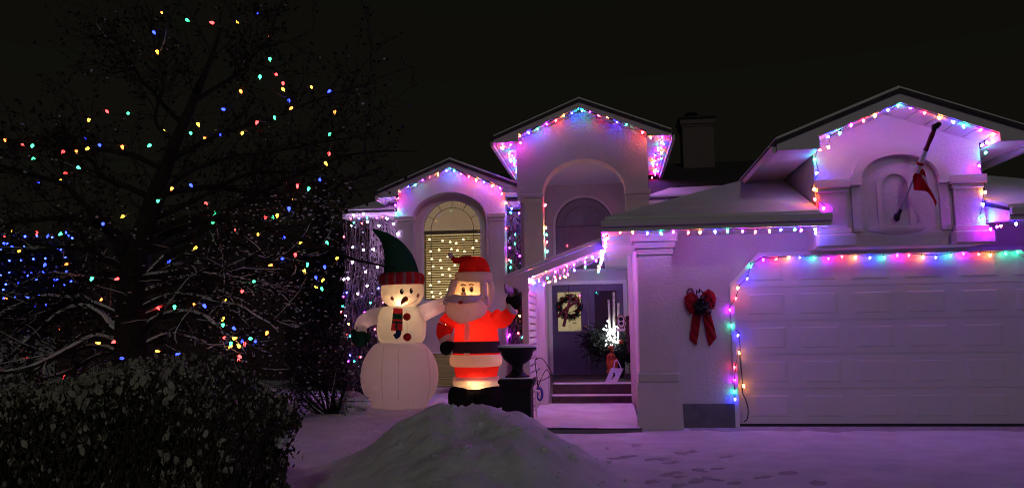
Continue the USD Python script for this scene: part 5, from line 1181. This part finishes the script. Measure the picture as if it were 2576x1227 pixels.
LIMBS = [
 ([(312, 855), (255, 800), (210, 775), (150, 790), (90, 840), (20, 900), (-40, 935)], -0.5, 13, 5),
 ([(315, 835), (250, 790), (200, 748), (140, 770), (100, 800), (30, 850), (-50, 890)], 0.4, 12, 4),
 ([(305, 870), (240, 850), (170, 880), (120, 905), (50, 932), (-30, 925)], -0.8, 11, 5),
 ([(300, 885), (235, 900), (170, 935), (90, 960), (10, 990)], 0.2, 8, 3),
 ([(345, 845), (390, 805), (440, 790), (500, 800), (545, 835), (580, 870)], -0.4, 12, 4),
 ([(330, 700), (290, 600), (230, 560), (160, 548), (80, 555), (-30, 575)], 0.3, 17, 6),
 ([(345, 650), (420, 590), (500, 560), (590, 520), (690, 470), (790, 420), (900, 385), (1045, 383)], 0.5, 15, 2),
 ([(345, 700), (430, 685), (480, 682), (520, 690), (560, 712)], -0.6, 9, 3),
 ([(395, 500), (330, 470), (270, 440), (240, 405), (200, 390)], -0.5, 12, 3),
 ([(360, 590), (480, 548), (600, 560), (700, 590), (800, 625), (900, 650), (1005, 668)], -0.9, 13, 2),
 ([(430, 400), (560, 335), (680, 300), (800, 250), (955, 205)], 0.8, 10, 1.5),
 ([(420, 430), (300, 385), (160, 372), (60, 360), (-20, 340)], 0.7, 11, 2),
 ([(465, 310), (380, 230), (320, 150), (290, 90)], 0.4, 9, 1.5),
 ([(495, 250), (590, 190), (660, 120), (700, 70)], -0.5, 8, 1.5),
 ([(395, 490), (520, 470), (650, 485), (760, 510), (880, 455), (935, 440)], 0.9, 12, 2),
 ([(340, 640), (200, 490), (60, 432), (-40, 400)], -1.0, 13, 3),
 ([(345, 745), (500, 690), (610, 705), (690, 730), (760, 790)], 0.7, 12, 2),
 ([(345, 780), (440, 740), (540, 760), (620, 780), (700, 840)], -0.3, 9, 2),
 ([(440, 370), (400, 300), (410, 200), (390, 80)], -0.3, 8, 1.5),
 ([(350, 640), (430, 470), (560, 400), (700, 380), (860, 350)], -0.7, 11, 1.5),
 ([(335, 720), (230, 700), (130, 690), (40, 720)], 0.9, 9, 2),
 ([(318, 815), (250, 770), (150, 742), (60, 762), (-20, 800)], -0.2, 10, 3),
 ([(310, 890), (230, 872), (140, 900), (60, 955), (0, 990)], -0.4, 9, 3),
 ([(352, 800), (420, 770), (500, 745), (585, 752), (660, 800)], 0.5, 10, 2.5),
 ([(355, 870), (420, 845), (500, 858), (570, 905)], 0.3, 8, 2.5),
 ([(350, 720), (430, 640), (540, 610), (660, 640), (740, 700)], -0.4, 11, 2.5),
 ([(355, 640), (470, 600), (600, 520), (720, 500), (830, 540)], -0.2, 10, 2),
 ([(365, 560), (500, 500), (620, 440), (760, 440), (900, 480)], 0.3, 10, 2),
 ([(325, 690), (240, 640), (150, 620), (60, 640)], -0.8, 10, 3),
]
limb_paths, snow_m = [], []
for pts, yd, r0, r1 in LIMBS:
    q = path3(pts, TY, yd, 6); q = q + (meshkit.fbm(q * 2.2, 3, 3)[:, None] - 0.5) * np.array([0.10, 0.16, 0.10])
    r = np.linspace(r0, r1, len(q)) * px(TY) * 0.8
    limb_paths.append((q, r)); part(tree, 'limb', tube(q, r, 8), BARK, smooth=True)
    # snow lies on the flatter stretches
    t = np.gradient(q, axis=0); fl_ = np.abs(t[:, 2]) / (np.linalg.norm(t, axis=1) + 1e-9) < 0.80
    i = 0
    while i < len(q) - 2:
        j = i + 1
        while j < len(q) - 1 and fl_[j] and gt.random() > 0.06: j += 1
        if j - i >= 3 and q[i][2] < 2.35 and gt.random() > 0.10 + 0.84 * np.clip((q[i][2] - 1.7) / 0.6, 0, 1):
            seg = q[i:j + 1]; w = r[i:j + 1] * 0.80 + 0.005
            w = w * (0.75 + 0.5 * meshkit.noise(seg * 9.0, 5)); w[0] *= .3; w[-1] *= .3
            snow_m.append(tube(seg + np.stack([0 * w, 0 * w, r[i:j + 1] * 0.62 + w * 0.2], 1), w, 7, 0.75))
        i = j
vs, fs, tips = [], [], []
def add(m): vs.append(m.vertices); fs.append(m.faces)
def seen_at(p):
    d = p - EYE; z = d @ fwd; return CX + FOC * (d @ rgt) / z, CY - FOC * (d @ upv) / z
def grow(p, d, L, r, depth):
    gx_, gy_ = seen_at(p + d / np.linalg.norm(d) * L)
    if gx_ > 1055: return
    if gx_ > 880 and gy_ > 520 and not (940 < gx_ < 1020 and 640 < gy_ < 690): return
    n = 4; q = [p]; dd = d / np.linalg.norm(d)
    for _ in range(n):
        dd = dd + gt.normal(size=3) * 0.16 + np.array([0, 0, 0.03 if depth else -0.02]); dd /= np.linalg.norm(dd); q.append(q[-1] + dd * L / n)
    q = np.array(q); add(tube(q, np.linspace(r, r * 0.4, n + 1), 4))
    if depth > 0:
        for _ in range(int(gt.integers(3, 6))):
            k = int(gt.integers(1, n + 1)); e = q[k] - q[k - 1]; grow(q[k], e / np.linalg.norm(e) + gt.normal(size=3) * 0.65, L * gt.uniform(0.35, 0.65), r * 0.55, depth - 1)
    else: tips.append(q[-1]); tips.append(q[2])
    if depth and abs(d[2]) < 0.55 and gt.random() < (0.36 if p[2] < 2.2 else 0.02):
        w = np.array([0.4, 1, 1, .8, .3]) * (r * 0.75 + 0.003); snow_m.append(tube(q + np.array([0, 0, r * 0.6]), w, 5, 0.7))
for q, r in limb_paths + [(trunk_pts[22:], tr[22:])]:
    for _ in range(17):
        k = int(gt.integers(int(len(q) * .22), len(q) - 1)); e = q[k + 1] - q[k]; e /= np.linalg.norm(e)
        grow(q[k], e * 0.7 + gt.normal(size=3) * 0.55 + np.array([0, 0, 0.25]), gt.uniform(0.3, 0.75), 0.0075, 2)
part(tree, 'twigs', fastcat(vs, fs), TWIGM, kind='stuff')
part(tree, 'branch_snow', fastcat([m.vertices for m in snow_m], [m.faces for m in snow_m]), FLECK, 'snow lying along the branches', smooth=True, kind='stuff')
tips = np.array(tips)
lc = tips[gt.random(len(tips)) < 0.55] + gt.normal(size=(int(0), 3)) if False else tips[gt.random(len(tips)) < 0.5]
part(tree, 'withered_leaves', leaves(lc + gt.normal(size=lc.shape) * 0.02, gt.uniform(0.03, 0.06, len(lc)), gt, 0.6), LEAFM, kind='stuff')
# clumps of snow caught on the twigs, mostly on the lower right side
pr_ok = gt.random(len(tips)) < np.clip(0.10 + 0.30 * (tips[:, 0] > P(600, 500, TY)[0]) - 0.40 * (tips[:, 2] > 2.7), 0.015, 1)
sc = tips[pr_ok]
part(tree, 'twig_snow', blobs(sc + [0, 0, 0.008], gt.uniform(0.006, 0.017, len(sc)), gt, 0.6), FLECK, kind='stuff')

# ---- clipped hedge in the foreground, its top frosted
gh = np.random.default_rng(102)
HY0, HY1 = 4.05, 4.95
hx1 = P(700, 1000, 4.8)[0]; hx0 = P(-160, 1000, 4.0)[0]
def hedge_top(X, Y):
    # a lumpy top, rounded towards the right end
    e = np.clip((hx1 + 0.03 - X) / 0.40, 0, 1); e = np.sqrt(np.clip(e, 0, 1))
    n = meshkit.fbm(np.stack([X * 1.6, Y * 1.6, X * 0], -1), 3, 61) - 0.5
    hump = 0.13 * np.exp(-((X - P(500, 900, 4.6)[0]) / 0.45) ** 2)
    front = np.clip((Y - HY0) / 0.35, 0, 1) ** 0.5
    return (1.00 + hump + 0.22 * n) * (0.62 + 0.38 * e) * (0.90 + 0.10 * front)
hedge = thing('hedge', 'dense dark hedge with frosted leaf tips filling the bottom left foreground', 'hedge')
N = 60000
X = gh.uniform(hx0, hx1 - 0.06, N); Yh = np.where(gh.random(N) < 0.6, HY0 + np.abs(gh.normal(size=N)) * 0.22, gh.uniform(HY0, HY1, N))
top = hedge_top(X, Yh); u = gh.random(N)
onface = gh.random(N)
Z = np.where(onface < 0.72, top * u, top - np.abs(gh.normal(size=N)) * 0.07)
right = gh.random(N) < 0.16
X = np.where(right, hx1 - np.abs(gh.normal(size=N)) * 0.10 - 0.02, X); Yh = np.where(right, gh.uniform(HY0, HY1, N), Yh); Z = np.where(right, hedge_top(X, Yh) * gh.random(N), Z)
X = X + np.where(right, (meshkit.fbm(np.stack([X * 0, Yh * 2.2, Z * 2.6], -1), 3, 77) - 0.5) * 0.42, 0)
bulge = (meshkit.fbm(np.stack([X * 2.5, Yh * 0, Z * 2.5], -1), 3, 71) - 0.5) * 0.35
Yh = Yh + np.where(right | (onface >= 0.72), 0, bulge)
c = np.stack([X, Yh, np.maximum(Z, 0.01)], 1)
part(hedge, 'foliage', leaves(c, gh.uniform(0.018, 0.048, N), gh, 0.5, dirs=np.tile([0.25, -0.35, 1.0], (N, 1))), HEDGEL, kind='stuff')
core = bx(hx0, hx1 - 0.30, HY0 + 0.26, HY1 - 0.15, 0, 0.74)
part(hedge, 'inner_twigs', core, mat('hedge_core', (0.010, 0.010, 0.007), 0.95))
st_ = []
for k in range(700):
    x, y = (gh.uniform(hx0, hx1) if k < 420 else hx1 - 0.02 - abs(gh.normal()) * 0.22), HY0 + abs(gh.normal()) * 0.35
    z1 = float(hedge_top(np.array([x]), np.array([y]))[0]); z0 = gh.uniform(0.1, z1 * 0.8)
    p0 = np.array([x, y, z0]); p1 = np.array([x + gh.normal() * 0.10 + 0.08, y + gh.normal() * 0.06 - 0.05, min(z1 + gh.uniform(-.05, .10), z0 + 0.5)])
    st_.append(tube([p0, (p0 + p1) / 2 + gh.normal(size=3) * 0.015, p1], [0.004, 0.003, 0.0015], 4))
part(hedge, 'stems', fastcat([m.vertices for m in st_], [m.faces for m in st_]), mat('hedge_twig', (0.04, 0.032, 0.025), 0.9, var=0.3, vscale=10.0), kind='stuff')
w = np.clip((c[:, 2] / hedge_top(c[:, 0], c[:, 1]) - 0.25) * 1.0, 0.10, 1) * (c[:, 1] < HY0 + 0.55)
w = w * np.where(meshkit.fbm(c * 3.5, 3, 81) > 0.48, 1.0, 0.25)
w = np.where(c[:, 0] > hx1 - 0.35, np.maximum(w, 0.5), w)
keep = gh.random(N) < 0.38 * w
part(hedge, 'frosted_tips', leaves(c[keep] + [0, -0.025, 0.012], 0.016 + 0.05 * gh.random(keep.sum()) ** 2.0, gh, 0.55, dirs=np.tile([0.0, -0.2, 1.0], (int(keep.sum()), 1))), HEDGETIP, 'pale frosted tips of the hedge', kind='stuff')
topk = (onface >= 0.72) & (gh.random(N) < 0.05)
part(hedge, 'snow_clumps', blobs(c[topk] + [0, 0, 0.015], gh.uniform(0.005, 0.014, topk.sum()), gh, 0.6), FLECK, kind='stuff')
# snow-laden sprig that leans out of the hedge's right end
sp = P(710, 1110, 4.75)
sprig = blobs([sp + gh.normal(size=3) * [0.025, 0.03, 0.014] for _ in range(16)], gh.uniform(0.012, 0.026, 16), gh, 0.6, _ico)
part(hedge, 'sprig_snow', sprig, SNOW, smooth=True)
part(hedge, 'sprig', cat([tube([sp + [-0.25, 0.05, -0.16], sp + [-0.08, 0, -0.05], sp + [0.03, -0.01, -0.02]], [0.007, 0.005, 0.003], 5)] + [leaves(sp + gh.normal(size=(60, 3)) * [0.05, 0.04, 0.03] + [-0.02, 0, -0.05], 0.035, gh, 0.5)]), TWIGM)

# ---- bare shrub between hedge and snowman
gsr = np.random.default_rng(103)
SY = 10.7
shrub = thing('bare_shrub', 'bare spreading shrub with snowy twigs left of the snowman', 'shrub')
b0 = P(838, 1030, SY); b0[2] = 0.08
vs, fs, tips, sn_ = [], [], [], []
ends = [(720, 905), (735, 960), (752, 880), (770, 855), (790, 845), (815, 830), (840, 826), (855, 838), (868, 862), (872, 900), (866, 930), (800, 900), (760, 930), (840, 870), (735, 985), (705, 880), (700, 920), (856, 880)]
for k, (x, y) in enumerate(ends):
    e = P(x, y, SY + gsr.uniform(-.5, .4)); m_ = b0 * 0.5 + e * 0.5 + gsr.normal(size=3) * 0.05 + [0, 0, -0.03]
    q = spline([b0 + gsr.normal(size=3) * [0.06, 0.04, 0.0], m_, e], 8)
    part(shrub, 'stem', tube(q, np.linspace(0.019, 0.004, len(q)), 6), BARK, smooth=True)
    if k in (1, 12, 14, 4, 8): sn_.append(tube(q[3:12] + [0, -0.004, 0.012], 0.011, 6, 0.8))
    for _ in range(16):
        i = int(gsr.integers(5, len(q) - 1)); d = q[i + 1] - q[i]; d = d / np.linalg.norm(d) + gsr.normal(size=3) * 0.7
        L = gsr.uniform(0.12, 0.34); t = np.array([q[i], q[i] + d * L * .5 + gsr.normal(size=3) * .015, q[i] + d * L]); add(tube(t, [0.005, 0.0035, 0.002], 4)); tips += [t[2], t[1], (t[1] + t[2]) / 2]
part(shrub, 'twigs', fastcat(vs, fs), TWIGM, kind='stuff')
tips = np.array(tips); tips = tips[[seen_at(p)[0] < 893 for p in tips]]; tips = np.repeat(tips, 3, 0) + gsr.normal(size=(3 * len(tips), 3)) * 0.05
part(shrub, 'withered_leaves', leaves(tips, gsr.uniform(0.025, 0.05, len(tips)), gsr, 0.55), leafy('shrub_leaf', (0.22, 0.17, 0.17), 0.2, 0.6), kind='stuff')
part(shrub, 'stem_snow', cat(sn_), SNOW, smooth=True)
sc = tips[gsr.random(len(tips)) < 0.05]
part(shrub, 'snow_clumps', blobs(sc, gsr.uniform(0.008, 0.024, len(sc)), gsr, 0.7), FLECK, kind='stuff')

# ---- climbing vines with leafless stems
def vine(label, x0, x1, y0, y1, Y, n, seed, nl):
    g = np.random.default_rng(seed); t = thing('climbing_vine', label, 'vine'); vs_, fs_, pts_ = [], [], []
    for k in range(n):
        x = g.uniform(x0, x1); ya = y1 - g.uniform(0, 20); yb = y0 + abs(g.normal()) * (y1 - y0) * 0.15
        m = 9; q = np.array([P(x + 7 * math.sin(j * 1.3 + k) + g.normal() * 3, ya + (yb - ya) * j / (m - 1), Y + g.normal() * 0.07) for j in range(m)])
        mm = tube(q, np.linspace(0.009, 0.004, m), 4); vs_.append(mm.vertices); fs_.append(mm.faces); pts_.append(q)
    part(t, 'stems', fastcat(vs_, fs_), VINEM, kind='stuff')
    pts_ = np.vstack(pts_); c = pts_[g.integers(0, len(pts_), nl)] + g.normal(size=(nl, 3)) * [0.10, 0.06, 0.14]
    part(t, 'hanging_leaves', leaves(c, g.uniform(0.04, 0.11, nl), g, 0.32, dirs=np.tile([0, -0.1, -1.0], (nl, 1))), leafy(f'vine_leaf_{"wide" if seed == 201 else "slim"}', (0.10, 0.07, 0.075), 0.2, 0.7), kind='stuff')
    k = nl // 22
    part(t, 'snow_clumps', blobs(c[:k] + [0, -0.05, 0], g.uniform(0.010, 0.025, k), g, 0.8), FLECK, kind='stuff')
vine('wide leafless climbing vine left of the window bay, covered in lights', 868, 1000, 552, 1010, 14.22, 70, 201, 2600)
vine('narrow climbing vine in the recess between window bay and tower', 1277, 1315, 548, 900, 14.25, 26, 202, 1000)

# ---- dark evergreens and the blue-lit bush in the background
def evergreen(label, xc, ytop, half, Y, seed, n=5000, col=CONIFER, name='evergreen_tree'):
    g = np.random.default_rng(seed); t = thing(name, label, 'tree'); b = P(xc, 1000, Y); b[2] = 0.0
    h = P(xc, ytop, Y)[2]; R = half * px(Y)
    part(t, 'trunk', tube([b, b + [0, 0, h * 0.95]], [0.10, 0.02], 8), BARK)
    u = g.random(n) ** 0.65; a = g.uniform(0, 2 * np.pi, n); tier = 0.80 + 0.20 * np.sin(u * 46 + 2 * np.sin(a * 3))
    r = R * u * tier * np.sqrt(g.uniform(0.25, 1, n)); z = h * (1 - u) + 0.1
    c = np.stack([b[0] + r * np.cos(a), b[1] + r * np.sin(a), z - 0.12 * r], 1)
    part(t, 'crown', leaves(c, g.uniform(0.10, 0.24, n), g, 0.30, dirs=np.stack([np.cos(a), np.sin(a), -0.4 + 0 * a], 1)), col, kind='stuff')
    return c
evergreen('black silhouette of an evergreen just left of the lit vine', 805, 470, 80, 15.5, 301, 9000)
cb = P(90, 1000, 11.5)
bb = thing('round_shrub', 'dark rounded evergreen shrub strung with blue lights at the left edge', 'shrub')
g3 = np.random.default_rng(303)
n = 7000; d = g3.normal(size=(n, 3)); d /= np.linalg.norm(d, axis=1, keepdims=True); rr = g3.uniform(0.55, 1.0, n)[:, None]
c = P(85, 715, 12.2) + d * rr * [0.80, 0.7, 0.78]
part(bb, 'foliage', leaves(c, g3.uniform(0.06, 0.14, n), g3, 0.35), CONIFER, kind='stuff')
part(bb, 'trunk', tube([np.array([P(85, 715, 12.2)[0], 12.2, 0.0]), P(85, 740, 12.2)], [0.08, 0.03], 8), BARK)
part(bb, 'snow_clumps', blobs(c[:120][c[:120, 2] > P(85, 740, 12.2)[2]] + [0, -.05, .04], 0.03, g3, 0.6), FLECK, kind='stuff')

# ---- the neighbour's house, unlit
nb = thing('neighbour_house', 'unlit dark house next door behind the bare tree', 'house')
SIDING = mat('dark_siding', (0.055, 0.034, 0.030), 0.8, var=0.12, vscale=2.0)
NX0, NX1, NY = P(150, 700, 18.0)[0], P(720, 700, 18.0)[0], 18.0
part(nb, 'wall', bx(NX0, NX1, NY, NY + 6, 0, 3.0), SIDING)
for k in range(20): part(nb, 'siding_board', bx(NX0 - 0.01, NX1 + 0.01, NY - 0.02, NY - 0.002, 0.1 + k * 0.145, 0.1 + k * 0.145 + 0.135), SIDING)
nrf = part(nb, 'roof', cat([slab([(NX0 - 0.4, NY - 0.5, 2.95), (NX1 + 0.4, NY - 0.5, 2.95), (NX1 + 0.4, NY + 3, 4.3), (NX0 - 0.4, NY + 3, 4.3)], 0.08), slab([(NX0 - 0.4, NY + 3, 4.3), (NX1 + 0.4, NY + 3, 4.3), (NX1 + 0.4, NY + 6.5, 2.95), (NX0 - 0.4, NY + 6.5, 2.95)], 0.08)]), SHINGLE)
part(nb, 'fascia', bx(NX0 - 0.4, NX1 + 0.4, NY - 0.54, NY - 0.51, 2.80, 2.94), SIDING)
